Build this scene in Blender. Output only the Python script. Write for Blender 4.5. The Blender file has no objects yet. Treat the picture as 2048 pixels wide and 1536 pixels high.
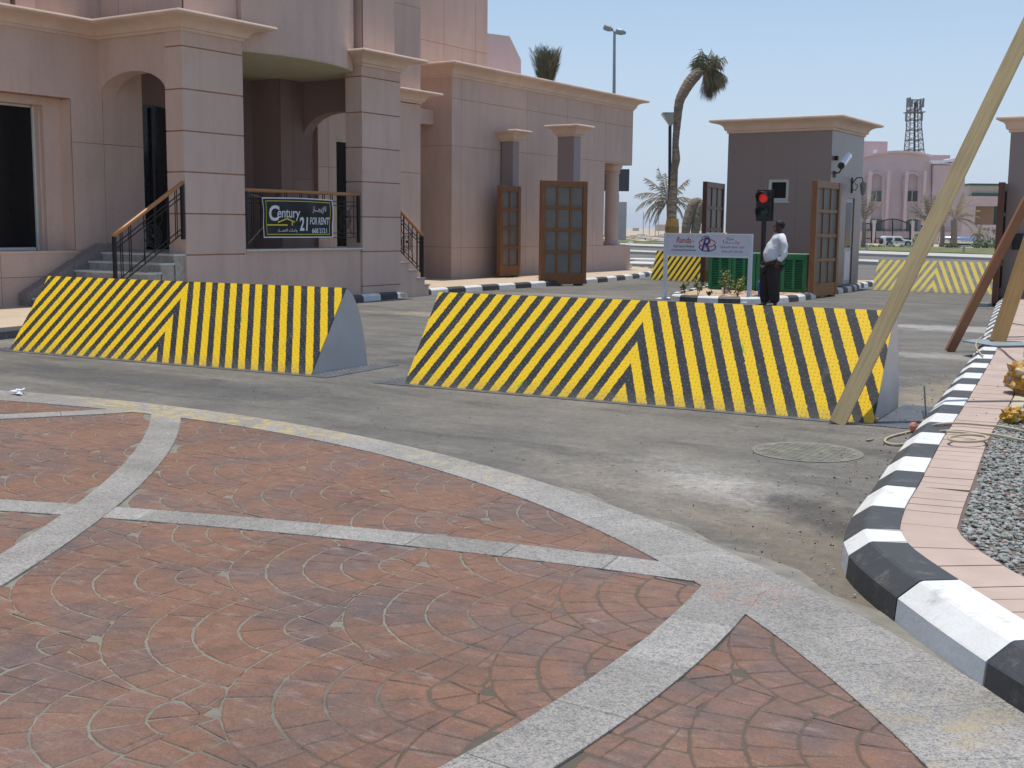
import bpy, math, random
from mathutils import Vector, Matrix
random.seed(7)
sc = bpy.context.scene
COL = sc.collection
R = math.radians

# ------------------------------------------------------------------ camera
CAM_H = 1.6; FOC = 2400.0; CX, CY = 1024.0, 768.0
_p = math.atan((CY-452.0)/FOC); _y = R(32.6); _r = 0.010
f0 = Vector((-math.sin(_y), math.cos(_y), 0)); r0 = Vector((math.cos(_y), math.sin(_y), 0)); u0 = Vector((0, 0, 1))
FWD = math.cos(_p)*f0 - math.sin(_p)*u0
UPV = math.cos(_p)*u0 + math.sin(_p)*f0
RT = math.cos(_r)*r0 + math.sin(_r)*UPV
UP = math.cos(_r)*UPV - math.sin(_r)*r0
cd = bpy.data.cameras.new('camera'); cam = bpy.data.objects.new('camera', cd); COL.objects.link(cam)
m = Matrix.Identity(4)
for i in range(3):
    m[i][0] = RT[i]; m[i][1] = UP[i]; m[i][2] = -FWD[i]
m[2][3] = CAM_H
cam.matrix_world = m
cd.sensor_width = 36; cd.lens = 36*FOC/2048; cd.clip_start = .05; cd.clip_end = 6000
sc.camera = cam

# ------------------------------------------------------------------ light
SUN_EL = R(83); sh = Vector((-.14, .99)).normalized()
sdir = Vector((sh.x*math.cos(SUN_EL), sh.y*math.cos(SUN_EL), math.sin(SUN_EL)))
w = bpy.data.worlds.new('World'); sc.world = w; w.use_nodes = True
nt = w.node_tree; nt.nodes.clear()
sky = nt.nodes.new('ShaderNodeTexSky'); sky.sky_type = 'NISHITA'; sky.sun_disc = False
sky.sun_elevation = SUN_EL; sky.sun_rotation = math.atan2(sh.x, sh.y)
sky.air_density = 1.0; sky.dust_density = .7; sky.ozone_density = 1.6; sky.altitude = 0
bg = nt.nodes.new('ShaderNodeBackground'); bg.inputs['Strength'].default_value = .13
wo = nt.nodes.new('ShaderNodeOutputWorld')
tcw = nt.nodes.new('ShaderNodeTexCoord'); sxw = nt.nodes.new('ShaderNodeSeparateXYZ'); nt.links.new(tcw.outputs['Generated'], sxw.inputs[0])
crw = nt.nodes.new('ShaderNodeValToRGB'); crw.color_ramp.elements[0].position = 0.0; crw.color_ramp.elements[0].color = (.80,.80,.80,1)
crw.color_ramp.elements[1].position = .29; crw.color_ramp.elements[1].color = (0,0,0,1); crw.color_ramp.interpolation = 'EASE'
nt.links.new(sxw.outputs[2], crw.inputs[0])
mxw = nt.nodes.new('ShaderNodeMix'); mxw.data_type = 'RGBA'; nt.links.new(crw.outputs[0], mxw.inputs[0]); nt.links.new(sky.outputs[0], mxw.inputs[6])
mxw.inputs[7].default_value = (4.05, 4.9, 6.3, 1)      # pale haze low over the desert horizon
nt.links.new(mxw.outputs[2], bg.inputs[0]); nt.links.new(bg.outputs[0], wo.inputs[0])
sd = bpy.data.lights.new('sun', 'SUN'); sd.energy = 3.6; sd.angle = R(.55); sd.color = (1, .965, .9)
so = bpy.data.objects.new('sun', sd); COL.objects.link(so)
so.rotation_euler = (-sdir).to_track_quat('-Z', 'Y').to_euler(); so.location = (0, 0, 30)
sc.view_settings.view_transform = 'Standard'; sc.view_settings.look = 'None'
sc.view_settings.exposure = 0.08; sc.view_settings.gamma = 1; sc.view_settings.use_curve_mapping = False

# ------------------------------------------------------------------ helpers
def at(px, py, depth):                       # a point at a given distance on the line of sight of a photo pixel
    return Vector((0, 0, CAM_H)) + (FWD + RT*((px-CX)/FOC) - UP*((py-CY)/FOC))*depth
def far(px, depth, z=0.0):                   # same, dropped to the height z
    v = at(px, 455, depth); return Vector((v.x, v.y, z))

class MB:
    def __init__(s): s.v = []; s.f = []; s.mi = []; s.sm = False
    def add(s, vs, fs, mi=0):
        b = len(s.v); s.v += [tuple(p) for p in vs]
        for f in fs: s.f.append(tuple(i+b for i in f)); s.mi.append(mi)
        return s
    def box(s, x0, x1, y0, y1, z0, z1, mi=0):
        return s.add([(x0,y0,z0),(x1,y0,z0),(x1,y1,z0),(x0,y1,z0),(x0,y0,z1),(x1,y0,z1),(x1,y1,z1),(x0,y1,z1)],
            [(0,3,2,1),(4,5,6,7),(0,1,5,4),(1,2,6,5),(2,3,7,6),(3,0,4,7)], mi)
    def prism(s, poly, z0, z1, mi=0):        # polygon (x,y) counter-clockwise, extruded in z
        n = len(poly); vs = [(p[0],p[1],z0) for p in poly]+[(p[0],p[1],z1) for p in poly]
        return s.add(vs, [tuple(range(n-1,-1,-1)), tuple(range(n,2*n))]+[(i,(i+1)%n,n+(i+1)%n,n+i) for i in range(n)], mi)
    def extr(s, poly, vec, mi=0):            # 3-D planar polygon extruded by a vector
        n = len(poly); vec = Vector(vec); vs = [Vector(p) for p in poly]; vs += [p+vec for p in vs]
        return s.add(vs, [tuple(range(n-1,-1,-1)), tuple(range(n,2*n))]+[(i,(i+1)%n,n+(i+1)%n,n+i) for i in range(n)], mi)
    def tube(s, pts, rad, n=8, mi=0, cap=True):
        pts = [Vector(p) for p in pts]; rs = rad if isinstance(rad, (list, tuple)) else [rad]*len(pts)
        b = len(s.v); a = None
        for i, p in enumerate(pts):
            t = (pts[min(i+1, len(pts)-1)]-pts[max(i-1, 0)]).normalized()
            if a is None: a = t.orthogonal().normalized()
            else:
                a = a-t*a.dot(t); a = a.normalized() if a.length > 1e-6 else t.orthogonal().normalized()
            c = t.cross(a)
            for k in range(n):
                g = 2*math.pi*k/n; s.v.append(tuple(p+(a*math.cos(g)+c*math.sin(g))*rs[i]))
        for i in range(len(pts)-1):
            for k in range(n):
                s.f.append((b+i*n+k, b+i*n+(k+1)%n, b+(i+1)*n+(k+1)%n, b+(i+1)*n+k)); s.mi.append(mi)
        if cap:
            s.f.append(tuple(b+k for k in range(n-1,-1,-1))); s.mi.append(mi)
            e = b+(len(pts)-1)*n; s.f.append(tuple(e+k for k in range(n))); s.mi.append(mi)
        return s
    def bar(s, p0, p1, wd, hg, up=(0,0,1), mi=0):   # rectangular bar between two points
        p0 = Vector(p0); p1 = Vector(p1); t = (p1-p0).normalized(); up = Vector(up)
        if abs(t.dot(up)) > .98: up = Vector((0,1,0))
        sd_ = t.cross(up).normalized(); u_ = sd_.cross(t)
        vs = []
        for p in (p0, p1):
            for a, c in ((-1,-1),(1,-1),(1,1),(-1,1)): vs.append(p+sd_*a*wd/2+u_*c*hg/2)
        return s.add(vs, [(3,2,1,0),(4,5,6,7),(0,1,5,4),(1,2,6,5),(2,3,7,6),(3,0,4,7)], mi)
    def ball(s, c, r, n=10, sc_=(1,1,1), jit=0, mi=0):
        b = len(s.v); m_ = n//2
        s.v.append((c[0], c[1], c[2]+r*sc_[2]))
        for i in range(1, m_):
            th = math.pi*i/m_
            for k in range(n):
                ph = 2*math.pi*k/n; q = 1+random.uniform(-jit, jit)
                s.v.append((c[0]+r*q*sc_[0]*math.sin(th)*math.cos(ph), c[1]+r*q*sc_[1]*math.sin(th)*math.sin(ph), c[2]+r*q*sc_[2]*math.cos(th)))
        s.v.append((c[0], c[1], c[2]-r*sc_[2]))
        for k in range(n):
            s.f.append((b, b+1+k, b+1+(k+1)%n)); s.mi.append(mi)
            e = b+1+(m_-2)*n; s.f.append((e+(k+1)%n, e+k, e+n)); s.mi.append(mi)
        for i in range(m_-2):
            for k in range(n):
                s.f.append((b+1+i*n+k, b+1+(i+1)*n+k, b+1+(i+1)*n+(k+1)%n, b+1+i*n+(k+1)%n)); s.mi.append(mi)
        return s

WO = {}
def emp(name, loc=(0,0,0), rz=0):
    o = bpy.data.objects.new(name, None); COL.objects.link(o); o.location = loc; o.rotation_euler = (0,0,rz)
    o.empty_display_size = .2
    WO[o.name] = Vector(loc) if rz == 0 else Vector((0,0,0)); return o
def tag(o, label=None, cat=None, group=None, kind=None):
    if label: o['label'] = label
    if cat: o['category'] = cat
    if group: o['group'] = group
    if kind: o['kind'] = kind
    return o
def obj(name, mb, mats, parent=None, smooth=False, bevel=0, kind=None, local=False, at_=None):
    """mb in world coordinates (local=True: already in the parent's frame)"""
    me = bpy.data.meshes.new(name)
    if not isinstance(mats, (list, tuple)): mats = [mats]
    pw = WO.get(parent.name, Vector((0,0,0))) if (parent is not None and not local) else Vector((0,0,0))
    if at_ is None:
        at_ = Vector((sum(v[0] for v in mb.v), sum(v[1] for v in mb.v), sum(v[2] for v in mb.v)))/max(1, len(mb.v))
    at_ = Vector(at_)
    me.from_pydata([(v[0]-at_.x, v[1]-at_.y, v[2]-at_.z) for v in mb.v], [], mb.f)
    for mm in mats: me.materials.append(mm)
    me.polygons.foreach_set('material_index', mb.mi)
    if smooth: me.polygons.foreach_set('use_smooth', [True]*len(mb.f))
    me.update()
    o = bpy.data.objects.new(name, me); COL.objects.link(o)
    o.parent = parent; o.location = at_-pw; WO[o.name] = at_.copy()
    if bevel:
        b = o.modifiers.new('bevel', 'BEVEL'); b.width = bevel; b.segments = 2; b.limit_method = 'ANGLE'; b.angle_limit = R(35)
    if kind: o['kind'] = kind
    return o
def struct(name, mb, mats, parent=None, **k):
    return obj(name, mb, mats, parent, kind='structure' if parent is None else None, **k)
def kids(o): return [c for c in bpy.data.objects if c.parent == o]
def copy_tree(o, parent=None):
    c = o.copy(); COL.objects.link(c); c.parent = parent
    for ch in kids(o): copy_tree(ch, c)
    return c

# ------------------------------------------------------------------ materials
def nodes(name):
    mt = bpy.data.materials.new(name); mt.use_nodes = True; n = mt.node_tree
    return mt, n, n.nodes['Principled BSDF']
def N(n, t, **k):
    x = n.nodes.new(t)
    for a, b in k.items():
        if a in x.inputs: x.inputs[a].default_value = b
        else: setattr(x, a, b)
    return x
def ramp(n, fac, stops, interp='LINEAR'):
    r = n.nodes.new('ShaderNodeValToRGB'); r.color_ramp.interpolation = interp
    e = r.color_ramp.elements
    while len(e) < len(stops): e.new(.5)
    for i, (p, c) in enumerate(stops):
        e[i].position = p; e[i].color = (*c, 1) if len(c) == 3 else c
    n.links.new(fac, r.inputs[0]); return r.outputs[0]
def mixc(n, fac, a, b, mode='MIX'):
    x = n.nodes.new('ShaderNodeMix'); x.data_type = 'RGBA'; x.blend_type = mode
    for sck, v in ((x.inputs[0], fac), (x.inputs[6], a), (x.inputs[7], b)):
        if isinstance(v, (int, float)): sck.default_value = v
        elif isinstance(v, tuple): sck.default_value = (*v, 1)
        else: n.links.new(v, sck)
    return x.outputs[2]
def math_(n, op, a, b=None, c=None):
    x = n.nodes.new('ShaderNodeMath'); x.operation = op
    for i, v in enumerate((a, b, c)):
        if v is None: continue
        if isinstance(v, (int, float)): x.inputs[i].default_value = v
        else: n.links.new(v, x.inputs[i])
    return x.outputs[0]
def noise(n, co, scale, detail=3, rough=.5, dist=0):
    x = N(n, 'ShaderNodeTexNoise', Scale=scale, Detail=detail, Roughness=rough, Distortion=dist)
    n.links.new(co, x.inputs['Vector']); return x.outputs[0]
def coords(n, obj_=False, stretch=None):
    if obj_: v = n.nodes.new('ShaderNodeTexCoord').outputs['Object']
    else: v = n.nodes.new('ShaderNodeNewGeometry').outputs['Position']
    if stretch:
        mp = n.nodes.new('ShaderNodeMapping'); mp.inputs['Scale'].default_value = stretch[:3]
        if len(stretch) > 3: mp.inputs['Rotation'].default_value = (0, 0, stretch[3])
        n.links.new(v, mp.inputs[0]); v = mp.outputs[0]
    return v
def bump(n, b, h, strength, dist=.01):
    x = n.nodes.new('ShaderNodeBump'); x.inputs['Strength'].default_value = strength; x.inputs['Distance'].default_value = dist
    n.links.new(h, x.inputs['Height']); n.links.new(x.outputs[0], b.inputs['Normal'])
def mk(name, c, rough=.8, var=.12, scale=4, bmp=.15, bscale=80, metal=0, spec=.4, obj_=False, stretch=None, c2=None, bdist=.004):
    mt, n, b = nodes(name); co = coords(n, obj_, stretch)
    nz = noise(n, co, scale, 5, .6)
    lo = tuple(x*(1-var) for x in c); hi = tuple(min(1, x*(1+var)) for x in c) if c2 is None else c2
    n.links.new(ramp(n, nz, [(.3, lo), (.72, hi)]), b.inputs['Base Color'])
    b.inputs['Roughness'].default_value = rough; b.inputs['Metallic'].default_value = metal
    b.inputs['Specular IOR Level'].default_value = spec
    if bmp: bump(n, b, noise(n, co, bscale, 3), bmp, bdist)
    return mt

M = {}
def wallmat(name, c, stucco=False):
    mt, n, b = nodes(name); co = coords(n)
    big = noise(n, co, .7, 4, .55); fine = noise(n, co, 90, 2, .6)
    st = noise(n, coords(n, stretch=(2.2, 2.2, .35)), 1.6, 5, .65)
    oi = n.nodes.new('ShaderNodeObjectInfo').outputs['Random']
    c1 = ramp(n, big, [(.3, tuple(x*.93 for x in c)), (.7, tuple(x*1.06 for x in c))])
    c2 = mixc(n, ramp(n, st, [(.45, (0,0,0)), (.72, (.45,.45,.45))]), c1, tuple(x*.76 for x in c))
    c3 = mixc(n, 1.0, c2, ramp(n, fine, [(.3, (.86,.86,.86)), (.7, (1.07,1.07,1.07))]), 'MULTIPLY')
    c4 = mixc(n, 1.0, c3, ramp(n, oi, [(0, (.965,.955,.95)), (1, (1.02,1.02,1.02))]), 'MULTIPLY')
    n.links.new(c4, b.inputs['Base Color']); b.inputs['Roughness'].default_value = .85; b.inputs['Specular IOR Level'].default_value = .25
    if stucco: bump(n, b, noise(n, co, 26, 4, .6), .9, .02)
    else: bump(n, b, noise(n, co, 120, 2), .25, .003)
    return mt
M['wall'] = wallmat('pink_wall_stone', (.66, .485, .395))
M['stucco'] = wallmat('pink_stucco', (.64, .475, .395), True)
M['wall_in'] = wallmat('shade_darkened_porch_wall', (.30, .205, .175))  # shade of the deep porch put into the wall colour as a darker brown
M['joint'] = mk('orange_joint', (.40, .20, .12), .9)
M['cornice'] = mk('cornice_cream', (.68, .51, .40), .75, .08, 2, .1, 60)
M['soffit'] = mk('soffit_plaster', (.55, .50, .33), .8, .1)
M['glass_dark'] = mk('dark_glass', (.008, .008, .009), .08, .1, bmp=0, spec=.25)
M['alu'] = mk('white_frame', (.6, .62, .58), .5, .06, bmp=0)
M['rail_wood'] = mk('rail_wood', (.46, .21, .07), .35, .2, 8, .05, 40, stretch=(1,1,6))
M['iron'] = mk('black_iron', (.022, .018, .018), .45, .2, bmp=.05, metal=.3)
M['granite_step'] = mk('grey_step_stone', (.42, .375, .32), .6, .25, 12, .1)
M['tread_light'] = mk('pale_tread', (.62, .60, .56), .55, .1, 10, .05)
M['grey_paint'] = mk('grey_steel_paint', (.53, .51, .485), .42, .1, 1.5, .04, 15)
M['granite_wall'] = mk('mauve_granite', (.265, .205, .185), .3, .12, 140, .02, 150, spec=.5)
M['granite_side'] = M['granite_wall']; M['pillar_stone'] = mk('pillar_granite', (.30, .235, .225), .35, .12, 140, .02, 150)
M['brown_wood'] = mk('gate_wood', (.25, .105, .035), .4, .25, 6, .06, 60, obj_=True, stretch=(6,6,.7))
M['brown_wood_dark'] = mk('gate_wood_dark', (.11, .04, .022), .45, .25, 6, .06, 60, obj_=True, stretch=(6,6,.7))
M['pane'] = mk('gate_pane', (.20, .19, .165), .5, .12, 3, 0, spec=.3)
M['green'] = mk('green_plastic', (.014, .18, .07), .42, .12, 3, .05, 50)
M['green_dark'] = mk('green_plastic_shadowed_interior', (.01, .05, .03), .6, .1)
M['white'] = mk('white_paint', (.78, .79, .80), .5, .05, 2, .05, 30)
M['sign_grey'] = mk('sign_paint', (.66, .68, .74), .38, .05, 2, .03, 20)
M['black'] = mk('black_paint', (.012, .012, .013), .4, .2, bmp=0)
M['sand'] = mk('sand_soil', (.52, .38, .26), .95, .2, 4, .8, 30, bdist=.03)
M['leaf'] = mk('leaf_green', (.09, .15, .03), .6, .4, 3, 0)
M['leaf_dark'] = mk('leaf_dark', (.05, .09, .025), .6, .35, 3, 0)
M['leaf_yel'] = mk('leaf_yellowish', (.22, .24, .05), .6, .35, 3, 0)
M['stem'] = mk('stem', (.16, .11, .06), .8, .2)
M['frond_dry'] = mk('dry_frond', (.30, .24, .14), .8, .3, 2, 0)
M['frond_green'] = mk('palm_frond', (.12, .13, .06), .7, .35, 2, 0)
M['steel'] = mk('galvanised_steel', (.28, .33, .34), .5, .1, metal=.2, bmp=0)
M['blue'] = mk('blue_plastic', (.02, .09, .4), .4, .1, bmp=0)
M['red_ink'] = mk('red_ink', (.6, .05, .05), .5, .05, bmp=0)
M['navy_ink'] = mk('navy_ink', (.03, .05, .22), .5, .05, bmp=0)
M['grey_ink'] = mk('grey_ink', (.12, .13, .17), .5, .05, bmp=0)
M['yellow_ink'] = mk('yellow_ink', (.70, .62, .03), .5, .05, bmp=0)
M['white_ink'] = mk('white_ink', (.72, .74, .76), .5, .05, bmp=0)
M['banner'] = mk('black_banner', (.009, .011, .010), .5, .3, 3, .3, 6, bdist=.02)
M['skin'] = mk('brown_skin', (.055, .026, .015), .5, .15, 8, .02)
M['hair'] = mk('black_hair', (.008, .007, .006), .7, .1, bmp=.2)
M['shirt'] = mk('white_shirt', (.72, .72, .75), .75, .04, 6, .5, 9, bdist=.04, obj_=True)
M['trousers'] = mk('black_trousers', (.018, .014, .014), .75, .2, 6, .5, 9, bdist=.03, obj_=True)
M['pinkfar'] = mk('far_pink_wall', (.60, .465, .455), .85, .06, .6, 0)
M['pinkfar2'] = mk('far_pink_trim', (.66, .52, .50), .85, .06, .6, 0)
M['cream_far'] = mk('far_cream_wall', (.55, .48, .40), .85, .06, .6, 0)
M['tan_far'] = mk('far_tan_wall', (.42, .27, .17), .85, .06, .6, 0)
M['green_far'] = mk('far_green_trim', (.02, .10, .07), .6, .06, bmp=0)
M['dark_far'] = mk('far_dark_window', (.03, .035, .04), .2, .2, bmp=0)
M['glass_far'] = mk('far_green_glass', (.06, .10, .09), .15, .2, bmp=0)
M['carpaint'] = mk('white_car_paint', (.75, .78, .78), .2, .03, bmp=0, spec=.6)
M['tyre'] = mk('tyre', (.02, .02, .02), .8, .1)
M['chrome'] = mk('polished_tank', (.75, .77, .8), .16, .05, metal=1, bmp=.03, bscale=3)
M['mast'] = mk('mast_steel', (.20, .16, .16), .6, .2, bmp=0)
M['mastg'] = mk('mast_panel', (.20, .23, .21), .6, .2, bmp=0)
M['tan_pave'] = mk('tan_paving', (.50, .40, .29), .85, .12, 2, .1)
M['concrete_pale'] = mk('pale_concrete', (.46, .44, .39), .85, .12, 1.5, .1)
M['cable'] = mk('beige_cable', (.48, .41, .28), .55, .1, 8, .05)
M['cable_dark'] = mk('dark_cable', (.10, .08, .07), .6, .1)

def grassmat():
    mt, n, b = nodes('grass_strip'); co = coords(n)
    n.links.new(ramp(n, noise(n, co, .5, 6, .7), [(.3, (.07,.10,.02)), (.5, (.13,.15,.045)), (.7, (.30,.25,.13))]), b.inputs['Base Color'])
    b.inputs['Roughness'].default_value = .95; bump(n, b, noise(n, co, 9, 4), 1, .1); return mt
M['grass'] = grassmat()
def desertmat():
    mt, n, b = nodes('desert_ground'); co = coords(n)
    n.links.new(ramp(n, noise(n, co, .05, 8, .6), [(.3, (.36,.29,.20)), (.55, (.50,.42,.31)), (.7, (.30,.26,.18))]), b.inputs['Base Color'])
    b.inputs['Roughness'].default_value = .95; bump(n, b, noise(n, co, 1.5, 5), .8, .2); return mt
M['desert'] = desertmat()

def asphalt():
    mt, n, b = nodes('dusty_asphalt'); co = coords(n)
    big = noise(n, co, .33, 6, .62, .5); med = noise(n, co, 1.9, 6, .7, .8); fine = noise(n, co, 160, 2, .7)
    base = ramp(n, big, [(.28, (.112,.106,.096)), (.5, (.160,.151,.135)), (.72, (.215,.196,.168))])
    # soft long scuffs
    sc1 = noise(n, coords(n, stretch=(.8, 3.2, 1, .45)), 1.3, 6, .7)
    c = mixc(n, ramp(n, sc1, [(.5, (0,0,0)), (.72, (.55,.55,.55))]), base, (.27,.25,.215))
    sc2 = noise(n, coords(n, stretch=(.6, 2.4, 1, .3)), .9, 5, .65)
    c = mixc(n, ramp(n, sc2, [(.52, (0,0,0)), (.68, (.6,.6,.6))]), c, (.07,.067,.062))
    def blob(cx, cy, rx, ry, rot, col, amt, edge=.55, nsc=2.2):
        nonlocal c
        mp = n.nodes.new('ShaderNodeMapping'); mp.vector_type = 'TEXTURE'
        mp.inputs['Location'].default_value = (cx, cy, 0); mp.inputs['Rotation'].default_value = (0, 0, rot); mp.inputs['Scale'].default_value = (rx, ry, 1e3)
        n.links.new(co, mp.inputs[0])
        ln = n.nodes.new('ShaderNodeVectorMath'); ln.operation = 'LENGTH'; n.links.new(mp.outputs[0], ln.inputs[0])
        d = math_(n, 'ADD', ln.outputs['Value'], math_(n, 'MULTIPLY', math_(n, 'SUBTRACT', noise(n, co, nsc, 7, .72, .4), .5), 1.9))
        f = ramp(n, d, [(edge, (amt,)*3), (1.05, (0,0,0))])
        if nsc > 3: f = mixc(n, 1.0, f, ramp(n, noise(n, co, 21, 6, .75, .8), [(.36, (.25,.25,.25)), (.6, (1,1,1))]), 'MULTIPLY')
        c = mixc(n, f, c, col)
    blob(-3.1, 7.0, 1.5, .7, -.45, (.38,.355,.31), .5, .1, 4)
    blob(-3.0, 7.1, .9, .4, -.3, (.50,.48,.45), .5, .0, 12)
    blob(-3.3, 6.5, 1.5, .55, -.55, (.30,.26,.215), .6, .3, 5)
    blob(-2.3, 6.3, .9, .7, -.8, (.25,.205,.15), .6, .4, 4)
    blob(-1.65, 5.45, .45, 1.1, -2.4, (.20,.155,.105), .7, .4, 4)
    blob(-2.7, 6.75, .75, .35, -.5, (.50,.48,.45), .55, .1, 9)
    blob(-2.1, 6.5, .28, .9, .9, (.07,.065,.06), .75, .4, 3)
    blob(-2.5, 12.2, .7, 2.2, .1, (.33,.28,.19), .55)
    blob(-3.3, 15.9, 1.3, .5, .05, (.42,.39,.36), .5)
    blob(-4.2, 20.5, 1.8, .8, .0, (.46,.44,.42), .6)
    blob(-12.0, 17.5, 2.6, .55, .0, (.36,.30,.20), .7)
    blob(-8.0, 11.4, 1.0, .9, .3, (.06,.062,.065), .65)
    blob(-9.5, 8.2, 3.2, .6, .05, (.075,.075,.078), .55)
    blob(-5.0, 8.6, 2.2, .7, .2, (.20,.185,.165), .6)
    blob(-14.2, 24.5, 2.2, .5, .1, (.30,.28,.22), .6)
    sp = noise(n, co, 24, 2, .5)
    c = mixc(n, ramp(n, sp, [(.29, (.7,.7,.7)), (.33, (0,0,0))]), c, (.035,.033,.03))
    c = mixc(n, ramp(n, sp, [(.72, (0,0,0)), (.76, (.6,.6,.6))]), c, (.42,.38,.33))
    c = mixc(n, 1.0, c, ramp(n, fine, [(.3, (.62,.62,.62)), (.7, (1.3,1.3,1.3))]), 'MULTIPLY')
    c = mixc(n, 1.0, c, ramp(n, noise(n, co, 14, 6, .75, .5), [(.3, (.78,.78,.78)), (.65, (1.1,1.1,1.09))]), 'MULTIPLY')
    c = mixc(n, 1.0, c, ramp(n, med, [(.3, (.84,.84,.84)), (.7, (1.15,1.14,1.12))]), 'MULTIPLY')
    n.links.new(c, b.inputs['Base Color']); b.inputs['Roughness'].default_value = .85; b.inputs['Specular IOR Level'].default_value = .3
    bump(n, b, noise(n, co, 110, 3, .7), .45, .006); return mt
M['asphalt'] = asphalt()

def cobblemat():
    mt, n, b = nodes('terracotta_cobble'); co = coords(n)
    big = noise(n, co, .8, 5, .6, .4)
    c = ramp(n, big, [(.3, (.150,.084,.058)), (.5, (.218,.113,.070)), (.68, (.220,.130,.092))])
    pur = noise(n, co, 1.7, 6, .65, .3)
    c = mixc(n, ramp(n, pur, [(.46, (0,0,0)), (.64, (.8,.8,.8))]), c, (.130,.100,.095))
    sm = noise(n, coords(n, stretch=(1.2, 5, 1, .55)), 3.2, 6, .7)
    c = mixc(n, ramp(n, sm, [(.54, (0,0,0)), (.70, (.65,.65,.65))]), c, (.095,.068,.062))
    ds = noise(n, coords(n, stretch=(1, 3.5, 1, .5)), 5, 7, .75)
    c = mixc(n, ramp(n, ds, [(.55, (0,0,0)), (.72, (.6,.6,.6))]), c, (.34,.27,.235))
    fine = noise(n, co, 130, 3, .7)
    c = mixc(n, 1.0, c, ramp(n, fine, [(.3, (.74,.74,.74)), (.7, (1.2,1.2,1.2))]), 'MULTIPLY')
    c = mixc(n, 1.0, c, ramp(n, noise(n, co, 11, 6, .7, .6), [(.30, (.80,.80,.82)), (.6, (1.05,1.04,1.03))]), 'MULTIPLY')
    oi = n.nodes.new('ShaderNodeObjectInfo').outputs['Random']
    c = mixc(n, 1.0, c, ramp(n, oi, [(0, (.90,.91,.92)), (1, (1.06,1.05,1.04))]), 'MULTIPLY')
    n.links.new(c, b.inputs['Base Color']); b.inputs['Roughness'].default_value = .62; b.inputs['Specular IOR Level'].default_value = .4
    h = math_(n, 'ADD', noise(n, co, 60, 4, .7), math_(n, 'MULTIPLY', noise(n, co, 9, 4, .6), 2.0))
    bump(n, b, h, .5, .008); return mt
M['cobble'] = cobblemat()
def mortarmat():
    mt, n, b = nodes('grey_mortar'); co = coords(n)
    c = ramp(n, noise(n, co, 9, 5, .7), [(.3, (.15,.138,.105)), (.7, (.26,.243,.195))])
    sx_m = n.nodes.new('ShaderNodeSeparateXYZ'); n.links.new(co, sx_m.inputs[0])     # joints darker towards the kerb side
    fx = math_(n, 'ADD', sx_m.outputs[0], math_(n, 'MULTIPLY', noise(n, co, 1.2, 3, .6), 1.4))
    c = mixc(n, ramp(n, math_(n, 'MULTIPLY', math_(n, 'ADD', fx, 2.6), 1.0), [(.35, (0,0,0)), (.95, (.85,.85,.85))]), c, (.085,.068,.05))
    n.links.new(c, b.inputs['Base Color']); b.inputs['Roughness'].default_value = .95; bump(n, b, noise(n, co, 120, 3), .8, .004); return mt
M['mortar'] = mortarmat()

def granitemat(name, stain):
    mt, n, b = nodes(name); co = coords(n)
    v = N(n, 'ShaderNodeTexVoronoi', Scale=190.0); n.links.new(co, v.inputs['Vector'])
    s1 = n.nodes.new('ShaderNodeSeparateColor'); n.links.new(v.outputs['Color'], s1.inputs[0])
    c = ramp(n, s1.outputs[0], [(0, (.07,.08,.11)), (.22, (.23,.24,.27)), (.55, (.40,.385,.355)), (.85, (.50,.475,.43))])
    v2 = N(n, 'ShaderNodeTexVoronoi', Scale=75.0); n.links.new(co, v2.inputs['Vector'])
    s2 = n.nodes.new('ShaderNodeSeparateColor'); n.links.new(v2.outputs['Color'], s2.inputs[0])
    c = mixc(n, .35, c, ramp(n, s2.outputs[0], [(0, (.16,.17,.20)), (.5, (.42,.40,.37)), (1, (.52,.50,.46))]))
    c = mixc(n, 1.0, c, ramp(n, noise(n, co, 1.1, 6, .65, .4), [(.3, (.60,.575,.52)), (.7, (.98,.95,.90))]), 'MULTIPLY')
    dk = noise(n, coords(n, stretch=(1, 4, 1, .5)), 4.5, 6, .7)
    c = mixc(n, ramp(n, dk, [(.56, (0,0,0)), (.75, (.5,.5,.5))]), c, (.17,.16,.15))
    oi = n.nodes.new('ShaderNodeObjectInfo').outputs['Random']
    c = mixc(n, 1.0, c, ramp(n, oi, [(0, (.86,.86,.86)), (1, (1.04,1.04,1.06))]), 'MULTIPLY')
    if stain:
        def region(cx, cy, rr, col, amt, sc_, lo, hi):
            nonlocal c
            mp = n.nodes.new('ShaderNodeMapping'); mp.vector_type = 'TEXTURE'
            mp.inputs['Location'].default_value = (cx, cy, 0); mp.inputs['Scale'].default_value = (rr[0], rr[1], 1e3); mp.inputs['Rotation'].default_value = (0,0,rr[2])
            n.links.new(co, mp.inputs[0]); ln = n.nodes.new('ShaderNodeVectorMath'); ln.operation = 'LENGTH'; n.links.new(mp.outputs[0], ln.inputs[0])
            inside = ramp(n, ln.outputs['Value'], [(.75, (1,1,1)), (1, (0,0,0))])
            pat = ramp(n, noise(n, co, sc_, 5, .7), [(lo, (0,0,0)), (hi, (amt,)*3)])
            f = mixc(n, 1.0, inside, pat, 'MULTIPLY'); c = mixc(n, f, c, col)
        region(-7.3, 6.95, (2.0, .42, -.02), (.48,.36,.12), .8, 9, .48, .58)
        region(-4.5, 6.45, (.9, .3, -.4), (.45,.37,.19), .5, 9, .5, .6)
        region(-.85, 3.75, (.5, .45, 0), (.36,.28,.14), .6, 5, .5, .68)
        region(-1.9, 4.85, (.28, .22, 0), (.40,.20,.12), .45, 14, .45, .65)
    n.links.new(c, b.inputs['Base Color']); b.inputs['Roughness'].default_value = .6
    bump(n, b, noise(n, co, 150, 2), .2, .002); return mt
M['granite'] = granitemat('speckled_granite', True)

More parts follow.
